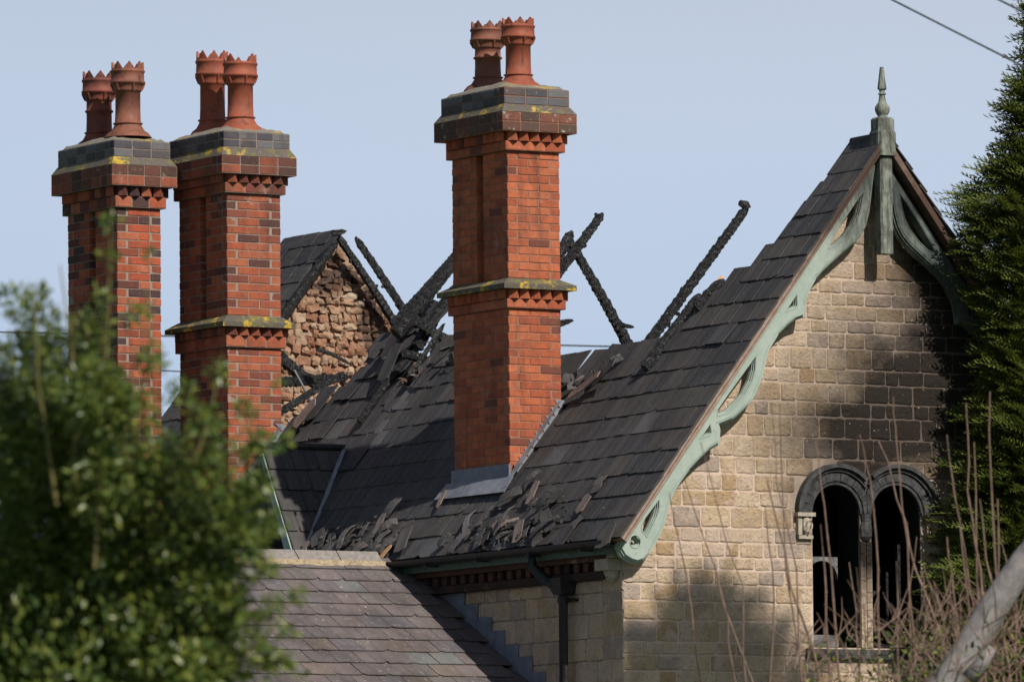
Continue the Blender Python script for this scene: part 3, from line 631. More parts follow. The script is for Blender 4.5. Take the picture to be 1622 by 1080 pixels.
# dormer gablet
dr = MB(); wfn = lambda a, b, d: (d, a, b)
dwin = [(5.93, 5.2), (6.57, 5.2)]+arc(6.25, 5.92, .32, 0, math.pi, 14)
dr.plate([(5.72, 5.0), (6.78, 5.0), (6.78, 5.96), (6.25, 6.86), (5.72, 5.96)], [dwin], wfn, -.10, .05); dwl = dr.build('dormer_gable', M_arch, house)
dr = MB(); dr.box((-.02, 5.85, 5.0), (-.0, 6.65, 6.3)); dr.build('dark_panel', M_dark, dwl)  # near-black panel plugs the arch; unlit depth is put into its colour
DC = 1/math.hypot(1, DM); DS = DM*DC
drf = {}
for sgn in (1, -1):
    b_ = MB(); hw = .60
    v = [(DX0, DY, DZ-.03), (.80, DY, DZ-.03), (-.0, DY-sgn*hw, DZ-DM*hw-.03), (DX0, DY-sgn*hw, DZ-DM*hw-.03)]
    b_.add(v, [(0, 1, 2, 3)]); b_.add([(a, b, c-.03) for a, b, c in v], [(3, 2, 1, 0)])
    dro = b_.build('dormer_roof', M_gpaint, house, fix=False)
    e2 = Vector((1, 0, 0))*sgn; u2 = Vector((0, sgn*DC, DS)); n2 = e2.cross(u2)
    sv2 = [slate_var(.27, .3, .009, M_slate, c) for c in (0, 2)]
    for i in range(5):
        t = i*.235; x = DX0-.02-(i % 2)*.14
        xr_ = -.0+.8*(t+.1)/(hw/DC)
        while x < xr_-.02:
            xa_ = max(x, DX0-.02); xb_ = min(x+.276, xr_+.06)
            if xb_-xa_ > .05:
                yy = DY-sgn*(hw-t*DC); zz_ = DZ-DM*(hw-t*DC); o = link('slate', random.choice(sv2), dro)
                o.matrix_local = frame(Vector(((xa_+xb_)/2, yy, zz_))+n2*.012, e2, u2, n2, -.07, random.gauss(0, .006)) @ Matrix.Diagonal(((xb_-xa_)/.276, 1, 1, 1))
            x += .276
m = MB(); m.tube([(DX0-.03, DY, DZ+.02), (.78, DY, DZ+.02)], .035, 8); m.build('dormer_ridge_roll', M_iron, house, smooth=True)
vl = MB()
for sgn in (1, -1):
    A = Vector((.78, DY, DZ+.012)); B = Vector((.0, DY-sgn*.60, DZ-DM*.60+.012)); d = (B-A).normalized(); s1 = Vector((0, -sgn*.045, .0)); s2 = Vector((-.04, 0, 0))
    vl.add([A+s1+nn*.03, B+s1+nn*.03, B+s2+Vector((0, 0, .03)), A+s2+Vector((0, 0, .03))], [(0, 1, 2, 3)])
vl.build('valley_lead', M_lead, house)
for sgn in (1, -1):
    m = MB(); P = []
    for t in np.linspace(0, 1, 9): P.append((DY-sgn*(.02+.60*t), DZ-DM*(.02+.60*t)-.02))
    Q = []
    for t in np.linspace(1, 0, 9): Q.append((DY-sgn*(.0+.55*t)+sgn*.0, DZ-DM*(.60*t)-.13-.05*abs(math.sin(t*math.pi*2))))
    m.plate(P+Q, [], wfn, DX0-.03, DX0-.005); m.build('dormer_bargeboard', M_paint, house)
# ------------------------------------------------------------------ chimneys
def zat(x, y, px, py):
    a = atD(px, py, (np.array([x, y, 0])-CAM)@hh); return float(a[2])
def chimney(name, label, x0, y0, sx, sy, nW, nL, lv, px, bm, bandm, mort, pots, slab=True, pm=None):
    W, L = nW*.1125*sx, nL*.1125*sy
    Z = {k: zat(x0, y0, px, v) for k, v in lv.items()}
    ch = thing(name, (x0+W/2, y0+L/2, Z['base']), label, 'chimney', 'chimney stacks on the burnt roof')
    H1, H2 = .1125, .225; j = .008
    meshes = {k: [bevel_box('brick', d, .004, bm, .0015) for _ in range(3)] for k, d in {'SX': (H2*sx-j, .1, .0675), 'SY': (.1, H2*sy-j, .0675), 'HX': (H1*sx-j, .1, .0675), 'HY': (.1, H1*sy-j, .0675)}.items()}
    back = MB(); cntb = 0
    def put(kind, cx, cy, cz, zs, vis):
        nonlocal cntb
        me = random.choice(meshes[kind]); loc = Vector((cx+random.uniform(-.0015, .0015), cy+random.uniform(-.0015, .0015), cz))
        if vis: o = link('brick', me, ch); o.location = loc; o.scale = (1, 1, zs)
        else:
            Mx = Matrix.Translation(loc) @ Matrix.Diagonal((1, 1, zs, 1)); back.add([Mx @ v.co for v in me.vertices], [tuple(p.vertices) for p in me.polygons])
    def run(n, start): 
        o = []; k = start
        while n >= 2: o.append((k, 2)); k += 2; n -= 2
        if n: o.append((k, 1))
        return o
    def courses(z0, z1, groove):
        n = round((z1-z0)/(.0752*(1+(sx-1)*.6))); ch_ = (z1-z0)/n; zs = (ch_-j)/.0675
        for i in range(n):
            zc = z0+(i+.5)*ch_; A = i % 2 == 0
            fr = run(nW-1, 0) if A else run(nW-1, 1); bk = run(nW-1, 1) if A else run(nW-1, 0); rt = run(nL-1, 0) if A else run(nL-1, 1)
            if groove:
                g0 = nL//2
                lf = (run(g0-1, 1)+run(nL-g0-1, g0+1)) if A else (run(g0, 0)+[(g0+1, 1)]+run(nL-g0-3, g0+2))
            else: lf = run(nL-1, 1) if A else run(nL-1, 0)
            for k, c in fr: put('SX' if c == 2 else 'HX', x0+(k+c/2)*H1*sx, y0+.05, zc, zs, True)
            for k, c in lf: put('SY' if c == 2 else 'HY', x0+.05, y0+(k+c/2)*H1*sy, zc, zs, zc > 4)
            for k, c in bk: put('SX' if c == 2 else 'HX', x0+(k+c/2)*H1*sx, y0+L-.05, zc, zs, False)
            for k, c in rt: put('SY' if c == 2 else 'HY', x0+W-.05, y0+(k+c/2)*H1*sy, zc, zs, False)
    zb = Z['base']-.1
    if slab:
        courses(zb, Z['pb2'], False); courses(Z['st'], Z['pb'], True)
    else: courses(zb, Z['pb'], True)
    back.build('hidden_bricks', bm, ch, stuff=True, fix=False)
    c = MB(); e = .006; cz0_ = Z['st'] if slab else zb; g0 = nL//2
    if slab: c.box((x0+e, y0+e, zb-1), (x0+W-e, y0+L-e, Z['pb2']))
    c.box((x0+e, y0+e, cz0_-.01), (x0+W-e, y0+g0*H1*sy-e, Z['pb'])); c.box((x0+e, y0+(g0+1)*H1*sy+e, cz0_-.01), (x0+W-e, y0+L-e, Z['pb'])); c.box((x0+.095, y0+g0*H1*sy-e-.001, cz0_-.01), (x0+W-e-.001, y0+(g0+1)*H1*sy+e+.001, Z['pb']))
    if not slab: c.box((x0+e, y0+e, 0), (x0+W-e, y0+L-e, zb-.02))
    c.build('mortar_core', mort, ch)
    def ringc(parent, z0, z1, oh, mat, mort_=True, vert=False):     # one projecting course of bricks all round
        a0, b0, a1, b1 = x0-oh, y0-oh, x0+W+oh, y0+L+oh; nx = max(2, round((a1-a0)/(.1125 if vert else .2))); ny = max(2, round((b1-b0)/(.1125 if vert else .2)))
        h_ = z1-z0-.007; zc = (z0+z1)/2; wx = (a1-a0)/nx; wy = (b1-b0-.0)/ny; rest_ = MB()
        mx = bevel_box('cap_brick', (wx-.007, .1, h_), .005, mat, .001); my = bevel_box('cap_brick', (.1, wy-.007, h_), .005, mat, .001)
        for i in range(nx):
            o = link('cap_brick', mx, parent); o.location = (a0+(i+.5)*wx, b0+.05, zc)
        for i in range(ny):
            if i == 0: y_s = b0+.103; wy0 = wy-.103
            else: y_s = b0+i*wy; wy0 = wy
            o = link('cap_brick', my, parent); o.location = (a0+.0505, y_s+wy0/2, zc); o.scale = (1, (wy0-.007)/(wy-.007), 1)
        rest_.box((a0+.005, b0+.005, z0+.001), (a1, b1, z1-.001)); return rest_
    def cour(parent, z0, z1, n, oh, mat, sub='course_core', core=None):
        hs = (z1-z0)/n
        for i in range(n):
            r_ = ringc(parent, z0+i*hs, z0+(i+1)*hs, oh, mat); r_.build(sub, core or mort, parent)
    def teeth(parent, z0, z1, oh):
        sd = .078; v = []
        tm = MB(); hd = sd*.7071; hz = (z1-z0)/2-.002
        tm.add([(-hd, 0, -hz), (0, -hd, -hz), (hd, 0, -hz), (0, hd, -hz), (-hd, 0, hz), (0, -hd, hz), (hd, 0, hz), (0, hd, hz)], [(0, 3, 2, 1), (4, 5, 6, 7), (0, 1, 5, 4), (1, 2, 6, 5), (2, 3, 7, 6), (3, 0, 4, 7)])
        me = mk('dogtooth_brick', tm.v, tm.f, bandm if slab is None else bm)
        for i in range(nW): o = link('dogtooth_brick', me, parent); o.location = (x0-oh*.2+(W+oh*.4)*(i+.5)/nW, y0-oh+hd-.004, (z0+z1)/2)
        for i in range(nL): o = link('dogtooth_brick', me, parent); o.location = (x0-oh+hd-.004, y0+L*(i+.5)/nL, (z0+z1)/2)
        b_ = MB(); b_.box((x0-.012, y0-.012, z0), (x0+W+oh*.9, y0+L+oh*.9, z1)); b_.build('tooth_backing', mort if False else bm, parent)
    if slab:
        sb = MB(); o1 = .107; A_ = (x0+.001, y0+.001, x0+W-.001, y0+L-.001); F_ = (x0-o1, y0-o1, x0+W+o1, y0+L+o1); ze = Z['se']; zt_ = ze+.045
        sb.frust((*F_, zt_), (*A_, Z['st'])); sb.box((F_[0], F_[1], ze), (F_[2], F_[3], zt_)); slb = sb.build('moulded_stone_band', M_slab, ch)
        teeth(slb, Z['sd'], ze-.001, .078); cour(slb, Z['pb2'], Z['sd'], 1, .035, bm)
    cp = MB(); a_, b_ = .12, .07
    cp.frust((x0-a_, y0-a_, x0+W+a_, y0+L+a_, Z['bv']), (x0-b_-.002, y0-b_-.002, x0+W+b_, y0+L+b_, Z['bb'])); cap = cp.build('cap', M_weather, ch)
    teeth(cap, Z['dg'], Z['bd']-.001, .088); cour(cap, Z['pb'], Z['dg'], 1, .04, bm)
    cour(cap, Z['bd'], Z['bv'], 2, a_, bandm); cour(cap, Z['bb'], Z['ct'], 2, b_, M_blue)
    # flaunching
    n = 14; v = []; f = []; o_ = .062; zt0 = Z['ct']
    for i in range(n+1):
        for k in range(n+1):
            a, b = i/n, k/n; e_ = min(a, 1-a, b, 1-b)*n; hgt = min(1, e_/4)**.7*.085+(random.uniform(-.008, .008) if e_ else 0)
            v.append((x0-o_+(W+2*o_)*a, y0-o_+(L+2*o_)*b, zt0+hgt+.002))
    for i in range(n):
        for k in range(n): f.append((i*(n+1)+k, (i+1)*(n+1)+k, (i+1)*(n+1)+k+1, i*(n+1)+k+1))
    link('flaunching', mk('flaunching', v, f, M_flaunch, True), cap)
    # pots
    for (pmat, py_c, ptop, pbase, ppx, sc_, plabel) in pots:
        cx_, cy_ = x0+W/2, y0+py_c; zb_ = zat(cx_, cy_, ppx, pbase); ztp = zat(cx_, cy_, ppx, ptop); Hh = ztp-zb_
        k = sc_; P = [(.22, -.06), (.19, 0), (.155, .035), (.138, .075), (.126, .11), (.122, .125), (.137, .13), (.137, .145), (.120, .15), (.116, .30)]
        if plabel[1]: P += [(.116, .42), (.13, .43), (.13, .45), (.117, .46)]
        P += [(.115, .58), (.126, .585), (.128, .61), (.132, .64), (.145, .68), (.160, .695), (.163, .715), (.158, .725), (.153, .73), (.150, .84), (.156, .85), (.160, .87), (.154, .885), (.150, .89)]
        m = MB(); N = 32; prof = [(r_*k, zb_+h_*Hh) for r_, h_ in P]; kk = len(m.v)
        for r_, z_ in prof+[(.128*k, zb_+.89*Hh), (.125*k, zb_+.75*Hh)]:
            for q in range(N): a = 2*math.pi*q/N; m.v.append((cx_+r_*math.cos(a), cy_+r_*math.sin(a), z_))
        for i in range(len(prof)+1):
            for q in range(N): m.f.append((i*N+q, i*N+(q+1) % N, (i+1)*N+(q+1) % N, (i+1)*N+q))
        m.f.append(tuple((len(prof)+1)*N+q for q in range(N)))
        po = m.build('chimney_pot', pmat, ch, smooth=True, fix=False); 
        po['label'] = plabel[0]
        cr = MB(); T = 8
        for q in range(T):
            if plabel[2] == q: continue
            for r_o, r_i in ((.150*k, .130*k),):
                a0, a1, am = 2*math.pi*(q+.04)/T, 2*math.pi*(q+.96)/T, 2*math.pi*(q+.5)/T; z0_, z1_ = zb_+.888*Hh, zb_+Hh
                v = []
                for r_ in (r_o, r_i):
                    for a, z_ in ((a0, z0_), (a0*.66+am*.34, z0_+(z1_-z0_)*.36), (am, z1_), (a1*.66+am*.34, z0_+(z1_-z0_)*.36), (a1, z0_), (am, z0_)): v.append((cx_+r_*math.cos(a), cy_+r_*math.sin(a), z_))
                cr.add(v, [(0, 5, 2, 1), (5, 4, 3, 2), (7, 8, 11, 6), (8, 9, 10, 11), (0, 1, 7, 6), (1, 2, 8, 7), (2, 3, 9, 8), (3, 4, 10, 9)])
        cr.build('crown', pmat, po, fix=True)
        for q in range(6):
            a = 2*math.pi*q/6+.4; c_, s_ = math.cos(a), math.sin(a); p0 = Vector((cx_+.128*k*c_, cy_+.128*k*s_, zb_+.60*Hh)); p1 = Vector((cx_+.155*k*c_, cy_+.155*k*s_, zb_+.69*Hh)); lg = MB(); lg.tube([p0, p1], .011, 5); lg.build('lug', pmat, po)
    return ch, W, L, Z
L3 = dict(ct=139.3, bb=166.2, bv=178.6, bd=209, dg=223.5, pb=238, st=440, se=457.8, sd=473, pb2=487.4, base=765)
L2 = dict(ct=208.9, bb=233.9, bv=247.8, bd=276, dg=289.5, pb=305, st=499, se=517.6, sd=531, pb2=549, base=807)
L1 = dict(ct=223, bb=249.5, bv=262, bd=295, dg=310.5, pb=328, base=930)
chim3 = chimney('chimney_stack', 'orange-red brick chimney stack standing alone in the middle of the roof above stepped lead flashing', .317, 2.452, .995, .99, 5, 9, L3, 808, M_b3, M_band, M_mort3,
        [(M_potA, .254, 29, 134, 826, 1.0, ('bright terracotta crown-topped pot at the front', False, None)), (M_potC, .80, 35, 138, 776, 1.03, ('brown sooty crown-topped pot at the back', True, None))])
chim2 = chimney('chimney_stack', 'second brick chimney stack from the left with mossy stone band, beside the rubble gable', .371, 7.853, 1.067, .963, 5, 9, L2, 362.5, M_b2, M_band2, M_mort,
        [(M_potA, .255, 87, 203, 383.5, 1.08, ('terracotta crown pot at the front with a broken crown tooth', False, 5)), (M_potA, .82, 82, 209, 335, 1.06, ('terracotta crown pot at the back', False, None))])
chim1 = chimney('chimney_stack', 'leftmost brick chimney stack of mixed red and blackened bricks, rising behind the blurred bush', -.416, 8.643, 1.081, 1.025, 4, 9, L1, 188, M_b1, M_band2, M_mort,
        [(M_potC, .22, 99, 212, 204.5, 1.07, ('brown crown-topped pot at the front', False, None)), (M_potB, .82, 114, 227, 155, 1.08, ('dark reddish ringed crown pot at the back', True, None))], slab=False)
# lead flashings round the middle and left stacks
def flash(ch, W, L, x0, y0, name):
    m = MB(); y_ = y0-.009; P = []
    steps = 10; dz = .0755; u0 = (x0-XE)/CS
    zr = lambda x: Z0+MS*x+.02
    x = x0-.01; zb_ = zr(x0)
    P.append((x0-.012, zr(x0)-.03)); pts = []
    st = (W)/steps
    top = []
    for i in range(int(W/.058)+1):
        z_i = zr(x0)+.075+.0755*i; e_ = min(x0+.058*i+.075, x0+W+.02); top += [(max(x0-.011, e_-.10), z_i), (e_, z_i)]
    poly = [(x0-.012, zr(x0)-.03)]+[(x0+W+.03, zr(x0+W)-.01)]+top[::-1]
    poly = [p for k_, p in enumerate(poly) if k_ == 0 or p != poly[k_-1]]
    m.plate(poly, [], lambda a, b, d: (a, d, b), y_, y0+.0); m.build('step_flashing', M_lead, ch)
    m = MB(); z1 = zr(x0)+.155; m.box((x0-.02, y0-.012, zr(x0)-.03), (x0-.002, y0+L+.02, z1)); m.build('apron_upstand', M_leaddk, ch)
    m = MB(); q = []
    for yy, uo in ((y0-.12, -.155), (y0+L+.14, -.155), (y0+L+.10, .03), (y0-.10, .03)): q.append(roofp(yy, u0+uo, .055))
    m.add(q+[p-nn*.004 for p in q], [(0, 1, 2, 3), (7, 6, 5, 4), (0, 4, 5, 1), (1, 5, 6, 2), (2, 6, 7, 3), (3, 7, 4, 0)]); m.build('apron_skirt', M_lead, ch)
    m = MB(); q = [roofp(y0-.11, u0-.1, .058), roofp(y0-.005, u0-.1, .058), roofp(y0-.005, u0+W/CS, .058), roofp(y0-.07, u0+W/CS, .058)]
    m.add(q, [(0, 1, 2, 3)]); m.build('side_soaker', M_lead, ch)
flash(chim3[0], chim3[1], chim3[2], .317, 2.452, 'a'); flash(chim2[0], chim2[1], chim2[2], .371, 7.853, 'b')
# ------------------------------------------------------------------ charred rafters
def beam(name, label, a, b, wd, split=False, hook=False, group='charred rafters standing up from the burnt roof'):
    a, b = Vector(a), Vector(b); Lb = (b-a).length; n = max(8, int(Lb/.028)); d = (b-a)/Lb; s = d.cross(Vector((0, 1, .05))).normalized(); t = d.cross(s)
    m = MB(); k = 0; bend = Vector([random.uniform(-.012, .012) for _ in range(3)]); J = 10; ph = [random.uniform(.86, 1.1) for _ in range(J)]
    for i in range(n+1):
        f_ = i/n; c = a+d*(Lb*f_)+bend*math.sin(math.pi*f_)*2; chunk = 1 if (i % 2) else .90
        tp = 1-.22*f_ if not split else 1; endf = min(1, (n-i)/3+.35)
        for j in range(J):
            an = 2*math.pi*(j+.5)/J; ca, sa = math.cos(an), math.sin(an); r_ = wd/2/max(abs(ca), abs(sa))**.75
            r_ *= tp*chunk*endf*ph[j]*random.uniform(.88, 1.07)*(1.03 if (i//2+j) % 2 else .96)
            m.v.append(tuple(c+(s*ca+t*sa*.8)*r_+d*random.uniform(-.008, .008)))
    for i in range(n):
        for j in range(J): m.f.append((i*J+j, i*J+(j+1) % J, (i+1)*J+(j+1) % J, (i+1)*J+j))
    m.f.append(tuple(range(J))[::-1]); m.f.append(tuple(n*J+j for j in range(J)))
    for q in range(int(Lb*3)):       # clinging flakes and batten stubs
        if random.random() < .75:
            c = a+d*random.uniform(.1, .95)*Lb+(s*random.choice([-1, 1])*wd*.45); e = c+s*random.uniform(-.03, .03)+d*random.uniform(-.05, .05)+t*.02; m.tube([c, (c+e)/2, e], [wd*.16, wd*.2, wd*.1], 5)
    if hook: m.tube([b-d*.02, b+s*.03, b+s*.09-d*.03], [wd*.4, wd*.38, wd*.24], 7)
    r0 = thing(name, a, label, 'beam', group); m.build('charred_timber', M_char, r0)
    if split:
        q = MB(); c = b-d*.10; q.add([c-t*.05-s*.015, c-t*.06+s*.03, c+d*.13-t*.05+s*.035, c+d*.15-t*.045+s*.01, c-t*.02+s*.01], [(0, 1, 2, 3), (0, 4, 1), (3, 2, 4)]); q.build('fresh_split', M_split, r0)
def BY(a, b, y): return tuple(onY(*a, y)), tuple(onY(*b, y))
for lab, pa, pb, y_, px_w, kw in [
    ('longest charred rafter leaning right above the roof, with a hooked tip', (1002, 578), (1184, 328), 3.7, 18, dict(hook=True)),
    ('charred rafter leaning left from the roof hollow toward the middle chimney', (1008, 572), (896, 372), 3.9, 18, {}),
    ('blackened rafter with pointed tip crossing just right of the middle chimney', (862, 462), (955, 338), 3.3, 17, {}),
    ('short blackened stub poking out beside the middle chimney near the crossing', (884, 410), (906, 366), 3.6, 16, {}),
    ('tiny charred stub sticking out right of the middle chimney below its stone band', (872, 520), (908, 507), 3.5, 10, {}),
    ('stubby charred rafter end lying on the slates beneath the longest rafter', (1022, 584), (1109, 466), 1.22, 17, {}),
    ('charred stub with orange split wood at its tip', (1104, 492), (1147, 444), 1.0, 18, dict(split=True)),
    ('splintered charred batten between the two rafter stubs and the slate edge', (1070, 545), (1092, 486), 1.3, 9, {}),
    ('short charred batten end lying across the foot of the longest rafter', (984, 514), (1004, 518), 3.5, 8, {}),
    ('charred batten hanging from the broken slate edge left of the longest rafter', (972, 592), (1002, 556), 2.2, 9, {}),
    ('thin charred lath leaning over the dark hollow left of the middle chimney', (648, 600), (704, 512), 5.8, 9, {}),
    ('thin charred rafter leaning left, standing clear to the right of the rubble gable', (652, 512), (563, 376), 7.6, 14, {}),
    ('thick charred beam running up behind the middle chimney from the left', (628, 530), (735, 395), 6.4, 24, {}),
    ('narrow upper beam above the thick one left of the middle chimney', (622, 516), (735, 388), 6.9, 15, {}),
    ('second charred beam lying under the thick beam left of the middle chimney', (660, 550), (745, 430), 6.2, 20, {}),
    ('charred beam sloping down right into the slates left of the middle chimney', (655, 508), (728, 550), 6.1, 19, {}),
    ('charred rafter exposed in the gap between the slates', (570, 668), (652, 560), 6.25, 12, {}),
    ('charred rafter capping the right slope of the rubble gable', (632, 522), (536, 376), 9.45, 15, {}),
    ('charred rafter capping the left slope of the rubble gable', (440, 512), (534, 382), 9.42, 17, {}),
    ('charred cap piece at the top of the rubble gable', (526, 369), (548, 366), 9.4, 11, {}),
    ('blackened beam sagging below the rubble wall at left', (440, 562), (512, 616), 9.0, 20, {}),
    ('horizontal charred beam beneath the rubble wall', (440, 606), (552, 598), 8.8, 18, {}),
    ('thin charred lath lying against the rubble wall', (502, 553), (556, 578), 9.3, 7, {}),
    ('charred beam lying in debris just right of the second chimney', (440, 655), (545, 590), 8.0, 14, {}),
    ('charred purlin tangled in the dark hollow behind the thick beam', (640, 560), (712, 590), 6.0, 16, {}),
    ('upright charred post in the dark hollow behind the thick beam', (676, 600), (690, 530), 5.9, 16, {}),
]:
    A, B = BY(pa, pb, y_); beam('charred_rafter', lab, A, B, px_w*1.12/170., **kw)
rod = MB(); A, B = BY((466, 586), (492, 634), 8.6); rod.tube([A, B], .012, 6); tag(rod.build('metal_rod', M_lead), 'thin grey metal rod leaning in the debris below the rubble wall', 'rod')
# dark debris in the hollow
db = MB()
def shard(m, c, size, n_=None, flat=.5, th=.006):
    k = random.randint(4, 6); a0 = random.uniform(0, 6.28); nrm = Vector([random.gauss(0, 1) for _ in range(3)]) if n_ is None else Vector(n_)+Vector([random.gauss(0, flat) for _ in range(3)])
    nrm.normalize(); s = nrm.orthogonal().normalized(); t = nrm.cross(s); el = random.uniform(.4, 1)
    P = []
    for i in range(k): a = a0+2*math.pi*i/k+random.uniform(-.3, .3); r_ = size*random.uniform(.6, 1.1); P.append((math.cos(a)*r_, math.sin(a)*r_*el))
    ra = random.uniform(0, 6.28); P = [(x*math.cos(ra)-y*math.sin(ra), x*math.sin(ra)+y*math.cos(ra)) for x, y in P]
    m.add([Vector(c)+s*x+t*y for x, y in P]+[Vector(c)+s*x+t*y+nrm*th for x, y in P], [tuple(range(k))[::-1], tuple(range(k, 2*k))]+[(i, (i+1) % k, k+(i+1) % k, k+i) for i in range(k)])
for _ in range(260):
    y = random.uniform(5.4, 7.3); u = random.uniform(1.6, 2.7); p = roofp(y, u, random.uniform(-.5, -.1)); shard(db, p, random.uniform(.03, .1), th=.03)
for _ in range(200):
    y = random.uniform(7.4, 9.5); p = Vector((random.uniform(.4, 2.4), y, random.uniform(6.0, 6.55)+.25*(y-8))); shard(db, p, random.uniform(.03, .12), th=.03)
o = db.build('charred_debris', M_char, None, stuff=True); o['label'] = 'blackened broken timber and ash lying in the roof hollow'; o['category'] = 'debris'
# broken slate rubble along the eaves
rub = MB()
def curl(m, y, u, ln, wd, rot, cv, lift, tilt):
    k = 5; N_ = []; base = frame(roofp(y, u, lift), ex, uu, nn, tilt, rot); je = [random.uniform(.55, 1.1) for _ in range(k+1)]; V_ = []
    for sgn_ in (0, 1):
        for i in range(k+1):
            t = i/k; z_ = cv*math.sin(math.pi*t)*ln+sgn_*.007; x0_, x1_ = -wd/2*je[i], wd/2*je[k-i]
            V_ += [base @ Vector((x0_, t*ln-ln/2, z_+cv*.3*wd)), base @ Vector((x1_, t*ln-ln/2+random.uniform(-.01, .01), z_))]
    F_ = []; o_ = 2*(k+1)
    for i in range(k): a = 2*i; F_ += [(a, a+1, a+3, a+2), (o_+a+2, o_+a+3, o_+a+1, o_+a), (a, a+2, o_+a+2, o_+a), (a+1, o_+a+1, o_+a+3, a+3)]
    F_ += [(0, o_, o_+1, 1), (2*k, 2*k+1, o_+2*k+1, o_+2*k)]; m.add(V_, F_)
for _ in range(55):
    if random.random() < .5: y = random.gauss(1.75, .5); u = abs(random.gauss(0, .26))+.06
    else: y = random.gauss(4.8, .65); u = abs(random.gauss(0, .22))+.06
    if .3 < y < 5.9: curl(rub, y, u, random.uniform(.12, .34), random.uniform(.05, .16), random.gauss(-.35, .55), random.uniform(-.05, .16), .035+random.uniform(0, .05), random.uniform(-.12, .08))
for _ in range(150):
    if random.random() < .5: y = random.gauss(1.7, .5); u = abs(random.gauss(0, .26))+.03
    else: y = random.gauss(4.9, .75); u = abs(random.gauss(0, .22))+.03
    if .1 < y < 6: shard(rub, roofp(y, u, .04+random.uniform(0, .04)), random.uniform(.012, .04), nn, .25)
for _ in range(45):
    y = random.uniform(1.6, 5.8); a, b = UM[0]; u = umax(y)-random.uniform(.05, .3); shard(rub, roofp(y, u, .05), random.uniform(.03, .09), nn, .35)
o = rub.build('slate_rubble', M_chip, None, stuff=True); o['label'] = 'small broken slate fragments heaped along the eaves of the burnt roof'; o['category'] = 'rubble'
LSL = [((740, 750), .30, .10, 'pale brown'), ((925, 798), .26, .13, 'pinkish brown'), ((858, 822), .22, .12, 'grey')]
def loose_slate(px, py, ln, wd, rot, lab, mat=M_chip, lift=.05):
    p = plane_pt(px, py, (-MS, 0, 1), Z0+.10); pts = [(-wd/2, random.uniform(0, .03)), (0, -.01), (wd/2, random.uniform(0, .04)), (wd/2*.9, ln*.5), (wd/2, ln*.95), (-wd*.1, ln), (-wd/2, ln*random.uniform(.75, .95))]
    m = MB(); m.plate(pts, [], lambda a, b, d: (a, b, d+.25*b*b), 0, .009); me = mk('loose_slate', m.v, m.f, mat)
    b_ = bmesh.new(); b_.from_mesh(me); bmesh.ops.recalc_face_normals(b_, faces=b_.faces); b_.to_mesh(me); b_.free()
    o = bpy.data.objects.new('loose_slate', me); COL.objects.link(o); o.matrix_world = frame(Vector(p), ex, uu, nn, random.uniform(.02, .12), rot) @ Matrix.Translation((0, -ln/2, 0)); tag(o, lab, 'slate', 'loose slates slipped down the burnt roof')
M_tan = slate_mat('scorched_tan_slate', [(0, (.24, .17, .14)), (.5, (.2, .15, .13))], (.32, .24, .2), .1)
for a in [(845, 780, .24, .09, .1, 'narrow tan slate standing proud just right of the middle chimney base', M_tan), (925, 798, .2, .13, -.3, 'pinkish torn slate right of the rubble heap, under the gable rail', M_tan),
          (868, 825, .3, .12, .9, 'curled grey slate lying across the middle of the right rubble heap', M_chip), (822, 842, .26, .11, .5, 'pale curled slate at the left of the right rubble heap', M_tan), (790, 832, .2, .1, 1.2, 'tan slate sliver below the lead apron', M_tan),
          (602, 830, .24, .1, .2, 'upright pale slate shard on the left rubble heap', M_chip), (505, 852, .2, .18, .8, 'blue-grey slate lying loose at the foot of the valley', M_chip), (582, 868, .16, .12, .4, 'pointed slate behind the wing ridge end', M_chip),
          (612, 872, .15, .1, -.5, 'small orange-brown broken piece at the gutter end', M_split), (700, 790, .2, .06, .2, 'thin upright slate splinter beside the lead apron', M_tan), (640, 855, .28, .17, .3, 'wide dark slate slipped onto the gutter near its left end', M_chip),
          (895, 850, .25, .16, -.4, 'dark slate slumped over the gutter below the pinkish slate', M_chip), (960, 850, .25, .2, .3, 'dark slate hanging over the gutter beside the bargeboard foot', M_slate), (620, 575, .42, .2, .1, 'long grey slate sliding beside the exposed rafter', M_slate), (620, 548, .3, .2, -.1, 'brownish slate near the top edge of the left patch', M_tan), (955, 598, .5, .12, -1.1, 'long curled slate strip hanging over the broken edge beside the chimney', M_slate), (930, 612, .5, .1, -1.2, 'brown curled slate strip just below the broken edge', M_tan), (485, 655, .35, .2, -.7, 'pinkish slate slipped beside the second chimney', M_tan)]:
    loose_slate(a[0], a[1], a[2], a[3], a[4], a[5], a[6])
# ------------------------------------------------------------------ side wing
WY, WZ, WM = 3.782, 5.744, .5605
wing = thing('side_wing', (-2.1, 3, 0), 'lower side wing with purple-grey slate roof, joined to the house wall by stepped lead', 'building')
WX0, WX1 = -4.2, -.003; WC = 1/math.hypot(1, WM); WS = WM*WC
wl = MB(); wl.plate([(.75, 0), (6.8, 0), (6.8, 3.9), (WY, WZ-.1), (.75, WZ-.1-(WY-.75)*WM)], [], lambda a, b, d: (d, a, b), WX0+.15, WX0+.45); wl.box((WX0+.45, .75, 0), (-.02, 1.05, 3.85)); wl.build('wall', M_wmort, wing)
rf = MB()
for s_ in (1, -1): rf.add([(WX0, WY, WZ-.03), (WX1, WY, WZ-.03), (WX1, WY-s_*3.4, WZ-.03-3.4*WM), (WX0, WY-s_*3.4, WZ-.03-3.4*WM)], [(0, 1, 2, 3)])
wr = rf.build('roof', M_slate2, wing)
e3 = Vector((1, 0, 0)); u3 = Vector((0, WC, WS)); n3 = e3.cross(u3); G2, W3 = .24, .262
SV2 = [slate_var(W3-.005, .42, .008, M_slate2, c) for c in (0, 0, 3, 1, 2)]; hid = MB(); cn = 0
